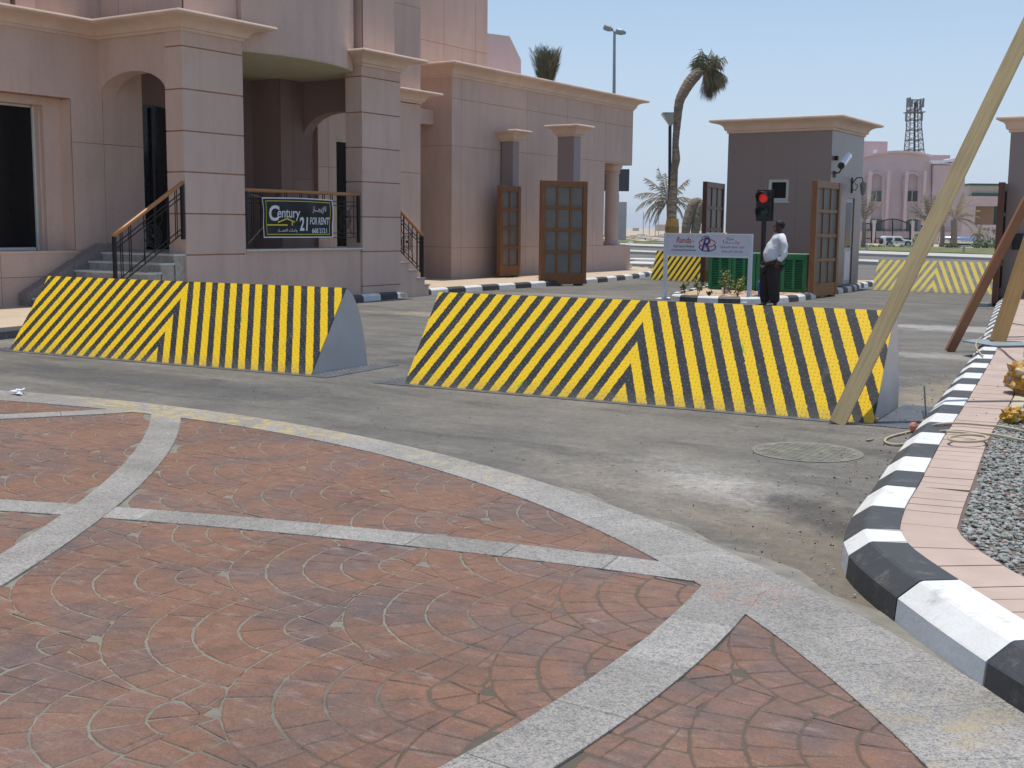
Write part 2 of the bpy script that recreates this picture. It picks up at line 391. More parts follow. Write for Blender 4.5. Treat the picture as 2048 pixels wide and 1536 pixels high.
def kerbpaint(name, c, worn):
    mt, n, b = nodes(name); co = coords(n)
    k = mixc(n, ramp(n, noise(n, co, 6, 8, .78), [(.54, (0,0,0)), (.68, (worn,)*3)]), c, (.30,.26,.21))
    k = mixc(n, 1.0, k, ramp(n, noise(n, co, 1.7, 5, .6), [(.3, (.85,.85,.84)), (.7, (1.05,1.05,1.05))]), 'MULTIPLY')
    n.links.new(k, b.inputs['Base Color']); b.inputs['Roughness'].default_value = .55
    bump(n, b, noise(n, co, 22, 5, .7), .6, .008); return mt
M['kerb_w'] = kerbpaint('kerb_white', (.76,.755,.72), .5)
M['kerb_b'] = kerbpaint('kerb_black', (.055,.055,.056), .4)
M['paver'] = mk('pink_paver', (.46, .355, .295), .85, .12, 2.5, .3, 90)
M['paver2'] = mk('beige_paver', (.53, .44, .31), .85, .1, 2.5, .3, 90)
M['pjoint'] = mk('paver_joint', (.16, .12, .10), .9)

def stripes(name, period, duty, slope, dark, yellow, wob=.012, halfw=2.33, green=False):
    """painted chevrons: object x along the plate, object y up the slope; stripes rise towards the middle"""
    mt, n, b = nodes(name); co = coords(n, True)
    sp = n.nodes.new('ShaderNodeSeparateXYZ'); n.links.new(co, sp.inputs[0])
    d = math_(n, 'SUBTRACT', math_(n, 'ABSOLUTE', sp.outputs[0]), math_(n, 'MULTIPLY', math_(n, 'SUBTRACT', 1.11, sp.outputs[1]), slope))
    d = math_(n, 'ADD', d, math_(n, 'MULTIPLY', math_(n, 'SUBTRACT', noise(n, co, 34, 2, .6), .5), wob*2))
    d = math_(n, 'ADD', d, math_(n, 'MULTIPLY', math_(n, 'SUBTRACT', noise(n, co, 2.5, 2, .6), .5), wob))
    fr = math_(n, 'FRACT', math_(n, 'ADD', math_(n, 'DIVIDE', d, period), 50.0))
    isY = math_(n, 'GREATER_THAN', fr, 1-duty)
    yc = mixc(n, ramp(n, noise(n, co, 3, 5, .6), [(.4, (0,0,0)), (.8, (.4,.4,.4))]), yellow, tuple(x*.82 for x in yellow))
    dc = ramp(n, noise(n, co, 6, 6, .7), [(.35, dark), (.75, tuple(min(1, x*1.9+.01) for x in dark))])
    c = mixc(n, isY, dc, yc)
    if green:
        near = math_(n, 'LESS_THAN', math_(n, 'ABSOLUTE', math_(n, 'SUBTRACT', fr, duty)), .05)
        gm = math_(n, 'MULTIPLY', near, math_(n, 'GREATER_THAN', noise(n, co, 2.2, 4, .7), .63))
        c = mixc(n, gm, c, (.25,.60,.02))
    sc_n = noise(n, coords(n, True, (1, .5, 1)), 7, 7, .75, .6)
    c = mixc(n, ramp(n, sc_n, [(.60, (0,0,0)), (.74, (.45,.45,.45))]), c, (.20,.18,.13))
    low = math_(n, 'MULTIPLY', math_(n, 'SUBTRACT', .16, sp.outputs[1]), 4.0)
    low = math_(n, 'MULTIPLY', math_(n, 'MAXIMUM', low, 0.0), noise(n, co, 9, 5, .7))
    c = mixc(n, low, c, (.22,.20,.16))
    n.links.new(c, b.inputs['Base Color']); b.inputs['Roughness'].default_value = .45; b.inputs['Specular IOR Level'].default_value = .5
    bump(n, b, noise(n, co, 40, 3), .15, .004); return mt
YEL = (.95, .61, .006)
M['stripe'] = stripes('barrier_chevrons', .186, .53, .41, (.022,.022,.022), YEL, green=True)
M['stripe_bump'] = stripes('barrier_chevrons_on_studs', .186, .53, .41, (.17,.17,.18), YEL)
M['stripe_worn'] = stripes('worn_barrier_chevrons', .195, .5, .52, (.27,.26,.23), (1.0,.78,.16))
M['stripe_far'] = stripes('far_barrier_chevrons', .195, .54, .52, (.035,.033,.026), (.98,.72,.06))
def timber(name, c):
    mt, n, b = nodes(name); co = coords(n, True)
    mp = n.nodes.new('ShaderNodeMapping'); mp.inputs['Scale'].default_value = (14, 14, .6); n.links.new(co, mp.inputs[0])
    g = noise(n, mp.outputs[0], 3, 6, .6, .8)
    k = ramp(n, g, [(.3, tuple(x*.72 for x in c)), (.5, c), (.72, tuple(x*1.12 for x in c))])
    k = mixc(n, 1.0, k, ramp(n, noise(n, co, 1.3, 4), [(.3, (.86,.84,.80)), (.7, (1.05,1.04,1.02))]), 'MULTIPLY')
    v = N(n, 'ShaderNodeTexVoronoi', Scale=1.5); n.links.new(co, v.inputs['Vector'])
    k = mixc(n, ramp(n, v.outputs['Distance'], [(.03, (.8,.8,.8)), (.065, (0,0,0))]), k, (.13,.06,.025))
    n.links.new(k, b.inputs['Base Color']); b.inputs['Roughness'].default_value = .75; bump(n, b, g, .3, .004); return mt
M['timber_pale'] = timber('pale_timber', (.50, .38, .20))
M['timber_red'] = timber('reddish_timber', (.28, .13, .065))
M['timber_org'] = timber('orange_timber', (.44, .26, .10))

# ------------------------------------------------------------------ ground
g = MB(); g.add([(-1800,-300,-.03),(1200,-300,-.03),(1200,2200,-.03),(-1800,2200,-.03)], [(0,1,2,3)])
struct('desert_ground', g, M['desert'], at_=(0,0,-.03))
g = MB(); g.add([(-45,-14,0),(26,-14,0),(26,30,0),(-45,62,0)], [(0,1,2,3)])
struct('road', g, M['asphalt'], at_=(0,0,0))
# strips of the main road that crosses beyond the gates; perpendicular distance d from the camera axis line
def strip(name, d0, d1, z, mat, h=0.0, far_=900):
    ax = Vector((math.cos(R(-30)), math.sin(R(-30)), 0)); nn = Vector((-ax.y, ax.x, 0))
    a = [ax*-260+nn*d0, ax*200+nn*d0, ax*200+nn*d1, ax*-260+nn*d1]
    q = MB()
    if h: q.prism([(p.x, p.y) for p in a], z-h, z)
    else: q.add([(p.x, p.y, z) for p in a], [(0,1,2,3)])
    return struct(name, q, mat, at_=(0,0,z))
strip('main_road', 30, 66, -.008, M['asphalt'])
strip('median_kerb', 40.2, 43.0, .14, M['concrete_pale'], .16)
strip('verge_kerb', 53.5, 60.5, .14, M['concrete_pale'], .16)
strip('grass_verge', 63.5, 84, .12, M['grass'], .14)

# ------------------------------------------------------------------ plaza
PC = Vector((-7.41, -1.77)); PR = 8.49; OC = Vector((-7.77, -3.01)); ORR = 10.12
paving = MB(); n_ = 96
paving.prism([(PC.x+8.62*math.cos(2*math.pi*i/n_), PC.y+8.62*math.sin(2*math.pi*i/n_)) for i in range(n_)], -.02, .0085)
paving = struct('plaza_paving', paving, M['mortar'], at_=(PC.x, PC.y, 0))
fr = .86; fa = .80; fb = .46; dd = Vector((-.707, -.707)); tt = Vector((.707, -.707))
cobs = []
camv = Vector((0, 0))
for i in range(-14, 15):
    for j in range(-26, 27):
        if (i+j) % 2: continue
        c = Vector((-3.1, 3.5)) + tt*fa*i - dd*fb*j
        if (c-PC).length > 10.2: continue
        covers = [Vector((fa, fb)), Vector((-fa, fb)), Vector((0, 2*fb)), Vector((2*fa, 0)), Vector((-2*fa, 0))]
        def rmax(th):      # th measured from dd towards tt
            e = Vector((math.sin(th), -math.cos(th)))   # (t, -d) frame: y is along -dd
            iv_ = [(0, fr)]
            for q in covers[:3]:
                bq = e.dot(q); disc = bq*bq-(q.length_squared-fr*fr)
                if disc > 0 and bq > 0:
                    ent, ext = bq-math.sqrt(disc), bq+math.sqrt(disc); nx = []
                    for (a_, b_) in iv_:
                        if a_ < ent: nx.append((a_, min(b_, ent)))
                        if b_ > ext: nx.append((max(a_, ext), b_))
                    iv_ = nx
            return iv_
        rings = [0, .17, .345, .52, .69, .86]
        for k in range(5):
            ra, rb = rings[k], rings[k+1]
            seg = max(2, round(math.pi*1.5*(ra+rb)/2/.27)); off = random.uniform(0, .4)
            for s_ in range(-seg, seg):
                t0 = (s_+off)*1.5*math.pi/seg/2; t1 = (s_+1+off)*1.5*math.pi/seg/2
                if t1 <= -math.pi or t0 >= math.pi: continue
                gp = .006
                inn = []; outp = []
                steps = 24
                for q in range(steps+1):
                    th = t0+(t1-t0)*q/steps
                    lo, hi = 0, 0
                    for (a_, b_) in rmax(th):
                        l2 = max(ra+gp*.95, a_+(gp*.9 if a_ > 0 else 0)); h2 = min(rb-gp*.6, b_-(gp*.5 if b_ >= fr else gp*.8))
                        if h2-l2 > hi-lo: lo, hi = l2, h2
                    if hi-lo < .006: continue
                    sh_ = gp*.62/max(.08, (lo+hi)/2)
                    thh = min(max(th, t0+sh_), t1-sh_)
                    inn.append((lo, thh)); outp.append((hi, thh))
                if len(inn) < 2: continue
                if len(inn) > 6:
                    kp = sorted(set([0, len(inn)//4, len(inn)//2, 3*len(inn)//4, len(inn)-1])); inn = [inn[q] for q in kp]; outp = [outp[q] for q in kp]
                jit = lambda: random.uniform(-.004, .004)
                poly = []
                for (rr_, th) in outp+inn[::-1]:
                    p = c + dd*(rr_*math.cos(th)) + tt*(rr_*math.sin(th)) + Vector((jit(), jit()))
                    poly.append(p)
                cen = sum(poly, Vector((0,0)))/len(poly)
                if (cen-PC).length > PR+.12: continue
                if cen.y < 1.2: continue
                a2 = sum(poly[q].x*poly[(q+1)%len(poly)].y-poly[(q+1)%len(poly)].x*poly[q].y for q in range(len(poly)))/2
                if abs(a2) < .00035: continue
                if a2 < 0: poly = poly[::-1]
                cobs.append((cen.length, cen, poly))
def cobble_mesh(mb, poly, z0, z1):
    n = len(poly); cen = sum(poly, Vector((0,0)))/n
    tz = [z1+random.uniform(-.0012, .0012) for _ in range(4)]
    vs = [(p.x, p.y, z0) for p in poly]
    ins = []
    for p in poly:
        q = p+(cen-p).normalized()*.006; ins.append((q.x, q.y, z1+random.uniform(-.0008,.0008)))
    mid = [(p.x, p.y, z1-.003) for p in poly]
    b = n
    mb.add(vs+mid+ins, [tuple(range(2*n, 3*n))]+[(i, (i+1)%n, n+(i+1)%n, n+i) for i in range(n)]+[(n+i, n+(i+1)%n, 2*n+(i+1)%n, 2*n+i) for i in range(n)])
def in_view(c):
    v = Vector((c.x, c.y, 0))-Vector((0,0,CAM_H)); d = v.dot(FWD)
    if d < .5: return False
    x = CX+FOC*v.dot(RT)/d; y = CY-FOC*v.dot(UP)/d
    return -60 < x < 2108 and y < 1620
def under_band(c):
    def r(cx, cy): return (c-Vector((cx, cy))).length
    return 14.04 < r(-17.05, -3.87) < 14.22 or 16.26 < r(0, -11.2) < 16.44 or (8.09 < r(-10, 3.4) < 8.28 and c.x > -4)
cobs = [q for q in cobs if not under_band(q[1])]
vis = sorted([q for q in cobs if in_view(q[1])], key=lambda q: q[0])
hid = [q for q in cobs if not in_view(q[1])]
for k, (d_, cen, poly) in enumerate(vis[:300]):
    mb = MB(); cobble_mesh(mb, poly, .0, .012); obj('cobble', mb, M['cobble'], paving)
mb = MB()
for (d_, cen, poly) in vis[300:]+hid: cobble_mesh(mb, poly, .0, .012)
obj('cobbles', mb, M['cobble'], paving, kind='stuff')

def slab(mb, pts, z=.016):
    n = len(pts); cen = sum((Vector(p) for p in pts), Vector((0,0)))/n
    q = [Vector(p)+(cen-Vector(p)).normalized()*.0018 for p in pts]
    q2 = [Vector(p)+(cen-Vector(p)).normalized()*.005 for p in pts]
    mb.add([(p.x,p.y,-.01) for p in q]+[(p.x,p.y,z-.002) for p in q]+[(p.x,p.y,z) for p in q2],
           [tuple(range(2*n,3*n))]+[(i,(i+1)%n,n+(i+1)%n,n+i) for i in range(n)]+[(n+i,n+(i+1)%n,2*n+(i+1)%n,2*n+i) for i in range(n)])
def band(name, cx, cy, ra, rb, a0, a1, ln, z, clip=None):
    mb = MB(); k = 40
    root = None; c = Vector((cx, cy)); n = max(1, int(abs(a1-a0)*rb/ln)); pieces = []
    for i in range(n):
        t0 = a0+(a1-a0)*i/n; t1 = a0+(a1-a0)*(i+1)/n; tm = (t0+t1)/2
        e = lambda r, t: c+Vector((math.cos(t), math.sin(t)))*r
        pts = [e(ra, t0), e(rb, t0), e(rb, tm), e(rb, t1), e(ra, t1), e(ra, tm)]
        if clip and not clip(e((ra+rb)/2, tm)): continue
        pieces.append(pts)
    base = MB()
    for p in pieces: base.add([(v.x, v.y, z-.008) for v in p], [tuple(range(6))])
    root = struct(name, base, M['mortar'], at_=(pieces[0][0].x, pieces[0][0].y, 0))
    for p in pieces:
        mb = MB(); slab(mb, p, z); obj('granite_slab', mb, M['granite'], root)
    return root
# outer ring: inner circle to outer circle
ring = []; nn_ = 46
def hit(o, ang, c, r):
    e = Vector((math.cos(ang), math.sin(ang))); w_ = o-c; b_ = e.dot(w_); return o+e*(-b_+math.sqrt(b_*b_-(w_.length_squared-r*r)))
for i in range(nn_):
    t0 = R(18)+(R(138)-R(18))*i/nn_; t1 = R(18)+(R(138)-R(18))*(i+1)/nn_; tm = (t0+t1)/2
    e = lambda t: PC+Vector((math.cos(t), math.sin(t)))*PR
    ring.append([e(t0), hit(PC, t0, OC, ORR), hit(PC, tm, OC, ORR), hit(PC, t1, OC, ORR), e(t1), e(tm)])
bm_ = MB()
for p in ring: bm_.add([(v.x, v.y, .008) for v in p], [tuple(range(6))])
rg = struct('granite_ring', bm_, M['mortar'], at_=(-2.3, 5.3, 0))
for p in ring:
    mb = MB(); slab(mb, p, .018); obj('granite_slab', mb, M['granite'], rg)
inside = lambda p: (p-PC).length < PR-.02
inb = lambda p: (p-PC).length < PR+.10
band('granite_band', -17.05, -3.87, 14.01, 14.25, R(12), R(49.2), .5, .0205, inb)
band('granite_band', 0, -11.2, 16.23, 16.47, R(97.3), R(132), .5, .0165, inb)
band('granite_band', -10, 3.4, 8.05, 8.32, R(-40), R(10.4), .5, .0205, inb)
band('granite_band', -14.9, 10.55, 7.62, 7.86, R(-58), R(-29.5), .5, .0195, inb)

# ------------------------------------------------------------------ kerbs
def catmull(P, step):
    P = [Vector(p) for p in P]; out = []
    for i in range(len(P)-1):
        a = P[max(i-1,0)]; b = P[i]; c = P[i+1]; d = P[min(i+2,len(P)-1)]
        n = max(2, int((c-b).length/step))
        for k in range(n):
            t = k/n; out.append(.5*((2*b)+(c-a)*t+(2*a-5*b+4*c-d)*t*t+(3*b-a-3*c+d)*t**3))
    out.append(P[-1]); return out
def resample(path, cuts):
    """cut a polyline at arc lengths, returns list of polylines"""
    L = [0]
    for i in range(1, len(path)): L.append(L[-1]+(path[i]-path[i-1]).length)
    def pt(s):
        s = max(0, min(L[-1]-1e-6, s))
        for i in range(1, len(L)):
            if L[i] >= s: return path[i-1].lerp(path[i], (s-L[i-1])/max(1e-9, L[i]-L[i-1]))
    res = []
    for a, b in zip(cuts[:-1], cuts[1:]):
        if a >= L[-1]: break
        b = min(b, L[-1]); n = max(1, int((b-a)/.14)); res.append([pt(a+(b-a)*k/n) for k in range(n+1)])
    return res, L[-1]
def kerb(name, pts, side, cuts, first, prof, kind='structure'):
    path = catmull(pts, .08); segs, tot = resample(path, cuts)
    root = emp(name, (path[0].x, path[0].y, 0)); root['kind'] = 'structure'
    pf = lambda s: None
    for k, sg in enumerate(segs):
        n = len(sg); vs = []; npf = len(prof)
        for i in range(n):
            t = (sg[min(i+1,n-1)]-sg[max(i-1,0)]).normalized(); nrm = Vector((t.y, -t.x))*side
            p = sg[i]
            sh_ = t*(.006 if i == 0 else (-.006 if i == n-1 else 0))
            for (o_, z_) in prof: vs.append((p.x+nrm.x*o_+sh_.x, p.y+nrm.y*o_+sh_.y, z_))
        fs = []
        for i in range(n-1):
            for j in range(npf-1):
                a, b, c, d = i*npf+j, i*npf+j+1, (i+1)*npf+j+1, (i+1)*npf+j
                fs.append((a, b, c, d) if side < 0 else (d, c, b, a))
        fs.append(tuple(range(npf))[::(1 if side > 0 else -1)]); fs.append(tuple((n-1)*npf+j for j in range(npf))[::(-1 if side > 0 else 1)])
        mb = MB(); mb.add(vs, fs)
        obj('kerb_stone', mb, M['kerb_w'] if (k+first) % 2 == 0 else M['kerb_b'], root)
    return root, path
RK = [(1.6,1.9),(.9,2.75),(.1,3.5),(-.61,4.11),(-1.24,4.86),(-1.62,5.42),(-1.79,6.0),(-1.93,6.93),(-2.16,8.44),(-2.47,10.72),(-3.22,15.96),(-3.98,20.56),(-4.9,25.9),(-5.3,28.5),(-5.9,32)]
KP = [(0,-.03),(.012,.105),(.02,.112),(.10,.172),(.115,.178),(.27,.18),(.27,-.02)]
kr, rpath = kerb('kerb', RK, 1, [0, .9, 1.75, 2.5, 3.38, 4.11, 4.75, 5.0, 5.54, 6.10, 6.56, 7.06]+[7.58+.5*i for i in range(60)], 0, KP)
LK = [(-12.6,1),(-13.7,5),(-14.57,9.9),(-15.35,14.4),(-15.95,18.6),(-16.2,20.0),(-16.5,22),(-16.62,24.3),(-16.6,27.3),(-16.62,30),(-16.95,33),(-17.52,35.7),(-18.6,38.6),(-20.4,41)]
KL = [(0,-.02),(.012,.105),(.05,.14),(.06,.145),(.16,.147),(.16,-.02)]
kl, lpath = kerb('kerb', LK, -1, [.75*i for i in range(70)], 1, KL)
# pavement on the left
poly = [(p.x-.15, p.y) for p in lpath[::4]]
poly = poly+[(-34, 41), (-34, 1)]
g = MB(); g.prism(poly, -.02, .125); struct('pavement', g, M['tan_pave'], at_=(-18, 20, 0))

# sidewalk on the right: boards of paver between kerb and gravel, then beige strip
def offset_path(path, o):
    r_ = []
    for i in range(len(path)):
        t = (path[min(i+1,len(path)-1)]-path[max(i-1,0)]).normalized(); r_.append(path[i]+Vector((t.y, -t.x))*o)
    return r_
inner = offset_path(rpath, .272)
g = MB()
gg = offset_path(rpath, .24)
g.prism([(p.x, p.y) for p in gg[::-1][::6]]+[(6, 2), (6, 34)], -.02, .158)
side = struct('sidewalk', g, M['pjoint'], at_=(-2, 8, 0))
# the inner (gravel side) edge of the pinkish pavers
GE = catmull([(1.9,2.6),(1.0,3.5),(.1,4.35),(-.55,4.95),(-1.0,5.50),(-1.2,5.85),(-1.27,6.15),(-1.42,7.2),(-1.66,8.9),(-1.95,11.4),(-2.65,16),(-3.4,20.6),(-4.3,25.9),(-4.7,28.4)], .05)
def nearest(path, y_):
    return min(path, key=lambda p: abs(p.y-y_))
ky = [p for p in inner if p.y > 5.9]
cnt = 0; stp = .155
# fan of pavers round the corner
segs_in, t_in = resample(inner, [stp*i for i in range(400)])
def ge_hit(p, t):
    nrm = Vector((t.y, -t.x)); best = None
    for q in GE:
        a = abs((q-p).dot(t))
        if (q-p).dot(nrm) > 0 and (best is None or a < best[0]): best = (a, q)
    return best[1]
stuffp = MB(); stones = []
for k in range(len(segs_in)-1):
    a = segs_in[k][0]; b = segs_in[k][-1]; t = (b-a)
    if t.length < .02: continue
    t.normalize(); ga = ge_hit(a, t); gb = ge_hit(b, t)
    gp = t*.003
    pl = [a+gp, b-gp, gb-gp, ga+gp]
    if abs((pl[3]-pl[2]).length) < .02: pass
    pl = pl[::-1]
    ar = sum(pl[i].x*pl[(i+1)%4].y-pl[(i+1)%4].x*pl[i].y for i in range(4))/2
    if ar < 0: pl = pl[::-1]
    if a.y < 13:
        mb = MB(); mb.prism([(p.x, p.y) for p in pl], .1, .168+random.uniform(-.0015,.0015)); obj('paver', mb, M['paver'], side)
    else: stuffp.prism([(p.x, p.y) for p in pl], .1, .168)
obj('far_pavers', stuffp, M['paver'], side, kind='stuff')
# beige paving beyond the gravel bed
bp = MB()
def gx(y_): return nearest(GE, y_).x
y_ = 9.75
while y_ < 33:
    L_ = .42
    for xx in range(7):
        x0_ = gx(y_)+.012 if xx == 0 else gx(y_)+.012+xx*.62
        x0b = gx(y_+L_)+.012+xx*.62
        bp.prism([(x0_, y_+.004), (x0_+.612, y_+.004), (x0b+.612, y_+L_-.004), (x0b, y_+L_-.004)], .1, .166)
    y_ += L_
obj('beige_pavers', bp, M['paver2'], side, kind='stuff')

# gravel bed
random.seed(11)
def gravel(name, n, inside_fn, xr, yr, z, smin, smax, mats, parent=None, wts=None):
    mb = MB(); t = (1+5**.5)/2
    iv = [Vector(v).normalized() for v in ((-1,t,0),(1,t,0),(-1,-t,0),(1,-t,0),(0,-1,t),(0,1,t),(0,-1,-t),(0,1,-t),(t,0,-1),(t,0,1),(-t,0,-1),(-t,0,1))]
    fi = [(0,11,5),(0,5,1),(0,1,7),(0,7,10),(0,10,11),(1,5,9),(5,11,4),(11,10,2),(10,7,6),(7,1,8),(3,9,4),(3,4,2),(3,2,6),(3,6,8),(3,8,9),(4,9,5),(2,4,11),(6,2,10),(8,6,7),(9,8,1)]
    made = 0
    while made < n:
        x = random.uniform(*xr); y = random.uniform(*yr)
        if not inside_fn(x, y): continue
        made += 1
        s = random.uniform(smin, smax); rot = Matrix.Rotation(random.uniform(0, 6.28), 3, 'Z') @ Matrix.Rotation(random.uniform(-.5,.5), 3, 'X')
        sx, sy, sz = random.uniform(.8,1.4), random.uniform(.7,1.1), random.uniform(.45,.8)
        zz = z+random.uniform(0, .022)
        mb.add([tuple((rot @ Vector((v.x*s*sx*random.uniform(.8,1.15), v.y*s*sy*random.uniform(.8,1.15), v.z*s*sz)))+Vector((x, y, zz))) for v in iv], fi, random.choices(range(len(mats)), wts)[0] if len(mats) > 1 else 0)
    return obj(name, mb, mats, parent, kind='stuff')
M['gr1'] = mk('gravel_grey', (.30,.305,.28), .85, .35, 25, .3)
M['gr2'] = mk('gravel_green_grey', (.21,.225,.19), .85, .3, 25, .3)
M['gr3'] = mk('gravel_pale', (.36,.36,.34), .85, .2, 25, .3)
M['gr4'] = mk('gravel_pinkish', (.42,.30,.26), .85, .2, 25, .3)
def in_gravel(x, y):
    if y > 9.72 or y < 4.4: return False
    return x > gx(y)+.03 and (x > -.6 or y > 4.9)
def in_g2(x, y):
    p = min(GE, key=lambda q: (q.x-x)**2+(q.y-y)**2)
    i = GE.index(p); t = (GE[min(i+1,len(GE)-1)]-GE[max(i-1,0)]).normalized()
    return (Vector((x,y))-p).dot(Vector((t.y,-t.x))) > .02 and y < 9.72
gravel('gravel_bed', 15000, in_g2, (-1.9, .3), (3.9, 9.72), .152, .009, .020, [M['gr1'], M['gr2'], M['gr3'], M['gr4']], wts=[.4,.34,.2,.06])
M['crumb_p'] = mk('crumb_pink', (.50,.30,.24), .9, .2, 20, .2); M['crumb_d'] = mk('crumb_dark', (.03,.028,.025), .9, .2, 20, .2)
# crumbs lying on the road and the kerb foot
def road_in(x, y):
    if (Vector((x,y))-OC).length < ORR+.02: return False
    q = nearest(rpath, y); return x < q.x-.03
def gsc(name, n, fn, xr, yr, z, a, b, mats, w_): return gravel(name, n, fn, xr, yr, z, a, b, mats, wts=w_)
def near_kerb(x, y):
    if not road_in(x, y): return False
    q = nearest(rpath, y); return random.random() < math.exp(-(q.x-x)/.28)
gsc('road_crumbs', 420, near_kerb, (-5, -.6), (4.0, 14), 0, .002, .008, [M['crumb_p'], M['crumb_d'], M['gr3'], M['gr4']], [.12,.4,.3,.18])
gsc('road_crumbs', 240, road_in, (-9, -1.5), (5.3, 10.5), 0, .002, .006, [M['crumb_p'], M['crumb_d'], M['gr3']], [.06,.7,.24])
def side_in(x, y):
    q = nearest(rpath, y); return q.x+.1 < x
gsc('pink_debris', 80, side_in, (-3.2, -1.4), (9.5, 16), .168, .003, .010, [M['crumb_p'], M['crumb_d']], [.75,.25])
# hardened spill of mortar along the edge of the ring
mb = MB(); pts = []
for i in range(60):
    a = R(24+42*i/59); r_ = ORR+.02
    w_ = .05+.05*math.sin(i*.9)+.16*max(0, math.sin((i-4)/50*math.pi))*.5+random.uniform(0,.03)
    e = Vector((math.cos(a), math.sin(a))); p = OC+e*(ORR-.004); q = OC+e*(ORR+w_); pts.append((p, q))
for (p, q), (p2, q2) in zip(pts[:-1], pts[1:]):
    mb.add([(p.x,p.y,.012),(q.x,q.y,.003),(q2.x,q2.y,.003),(p2.x,p2.y,.012)], [(3,2,1,0)])
struct('mortar_spill', mb, mk('pale_mortar_spill', (.225,.21,.175), .95, .25, 6, .8, 60))

# manhole
mh = emp('manhole_cover', (-2.80, 8.35, 0)); tag(mh, 'dusty round manhole cover set flush in the asphalt beside the kerb', 'manhole cover')
M['iron_dusty'] = mk('dusty_iron', (.205,.195,.16), .9, .3, 9, .5)
mb = MB(); mb.prism([(-2.8+.36*math.cos(i*math.pi/24), 8.35+.36*math.sin(i*math.pi/24)) for i in range(48)], -.01, .006)
obj('lid', mb, M['iron_dusty'], mh)
mb = MB()
for i in range(48):
    a, b = i*math.pi/24, (i+1)*math.pi/24
    e = lambda r, t: (-2.8+r*math.cos(t), 8.35+r*math.sin(t))
    mb.prism([e(.362,a), e(.395,a), e(.395,b), e(.362,b)], -.01, .0055)
obj('rim', mb, M['iron_dusty'], mh)
mb = MB()
for i in range(-7, 8):
    for j in range(-7, 8):
        x, y = i*.046, j*.046
        if x*x+y*y < .112: mb.box(-2.8+x-.018, -2.8+x+.018, 8.35+y-.018, 8.35+y+.018, .006, .0085)
obj('raised_pattern', mb, M['iron_dusty'], mh, kind='stuff')

# ------------------------------------------------------------------ road blockers
def profile_back(n=10, DP=.65, HT=.90):      # (y, z) from crest down the curved back
    out = []
    for i in range(n+1):
        a = i/n*R(58); out.append((DP+.41*math.sin(a)/math.sin(R(58)), HT-HT*(1-math.cos(a))/(1-math.cos(R(58)))))
    return out
def make_barrier(W, ax, stripe, stripeb, bumps, DP=.65, HT=.90):
    root = emp('road_blocker')
    L = math.hypot(DP, HT); ang = math.atan2(HT, DP)
    # plate: local x along, y up the slope
    pl = MB(); pl.box(-ax, W-ax, 0, L, -.012, 0)
    plate = obj('front_plate', pl, stripe, root, local=True, at_=(0,0,0)); plate.rotation_euler = (ang, 0, 0); plate.location = (ax-W/2, 0, .004)
    if bumps:
        b = MB(); s = .036; i = 0
        nx = int(W/s); ny = int(L/s)
        for iy in range(ny):
            for ix in range(nx):
                x = -ax+.02+ix*s; y = .015+iy*s
                a = R(45) if (ix+iy) % 2 else R(-45)
                c_, s_ = math.cos(a), math.sin(a); l_, w_ = .0115, .0036
                q = [(x+c_*l_, y+s_*l_), (x-s_*w_, y+c_*w_), (x-c_*l_, y-s_*l_), (x+s_*w_, y-c_*w_)]
                b.add([(q[0][0],q[0][1],0),(q[1][0],q[1][1],0),(q[2][0],q[2][1],0),(q[3][0],q[3][1],0),(x+c_*.004,y+s_*.004,.0035),(x-c_*.004,y-s_*.004,.0035)],
                      [(0,1,4),(1,2,5,4),(2,3,5),(3,0,4,5)])
        o = obj('tread_studs', b, stripeb, root, local=True, at_=(0,0,0), kind='stuff'); o.rotation_euler = plate.rotation_euler; o.location = plate.location
    hw = W/2; pb = profile_back(10, DP, HT)
    prof = [(.004,.0)]+[(DP-.005,HT-.012)]+[(y-.004 if k else y, z-.002) for k, (y, z) in enumerate(pb)][1:]
    for sx in (-1, 1):
        mb = MB(); x = sx*hw-sx*.016
        mb.extr([(x, p[0], p[1]) for p in prof], (sx*.012, 0, 0)); obj('side_plate', mb, M['grey_paint'], root, local=True)
    mb = MB(); n = len(pb)
    vs = [(-hw+.004, y, z) for y, z in pb]+[(hw-.004, y, z) for y, z in pb]
    mb.add(vs, [(i, n+i, n+i+1, i+1) for i in range(n-1)]); obj('curved_back', mb, M['grey_paint'], root, local=True, smooth=True)
    # frame in the road
    mb = MB()
    mb.box(-hw-.30, hw+.30, -.12, -.004, -.02, .006); obj('front_sill', mb, M['frame_plate'], root, local=True)
    for sx in (-1, 1):
        mb = MB(); a, b = sorted((sx*(hw+.004), sx*(hw+.30))); mb.box(a, b, -.003, 1.25, -.02, .006)
        fp = obj('floor_plate', mb, M['frame_plate'], root, local=True)
        st = MB(); k = 0
        for i in range(int((b-a)/.04)):
            for j in range(30):
                x = a+.02+i*.04; y = .02+j*.041; aa = R(45) if (i+j) % 2 else R(-45); c_, s_ = math.cos(aa), math.sin(aa)
                q = [(x+c_*.013, y+s_*.013), (x-s_*.004, y+c_*.004), (x-c_*.013, y-s_*.013), (x+s_*.004, y-c_*.004)]
                st.add([(p[0], p[1], .006) for p in q]+[(x, y, .009)], [(0,1,4),(1,2,4),(2,3,4),(3,0,4)])
        if bumps: obj('floor_studs', st, M['frame_plate'], root, local=True, kind='stuff')
    return root
M['frame_plate'] = mk('tread_plate_floor', (.105,.11,.12), .5, .25, 6, .1, 30, metal=.2)
rb = make_barrier(4.66, 2.37, M['stripe'], M['stripe_bump'], True)
rb.location = ((-7.42-2.77)/2, (9.58+9.91)/2, 0); rb.rotation_euler = (0, 0, math.atan2(.33, 4.65))
tag(rb, 'raised yellow and black road blocker nearest the right kerb, timber leaning against it', 'road blocker', 'raised road blockers')
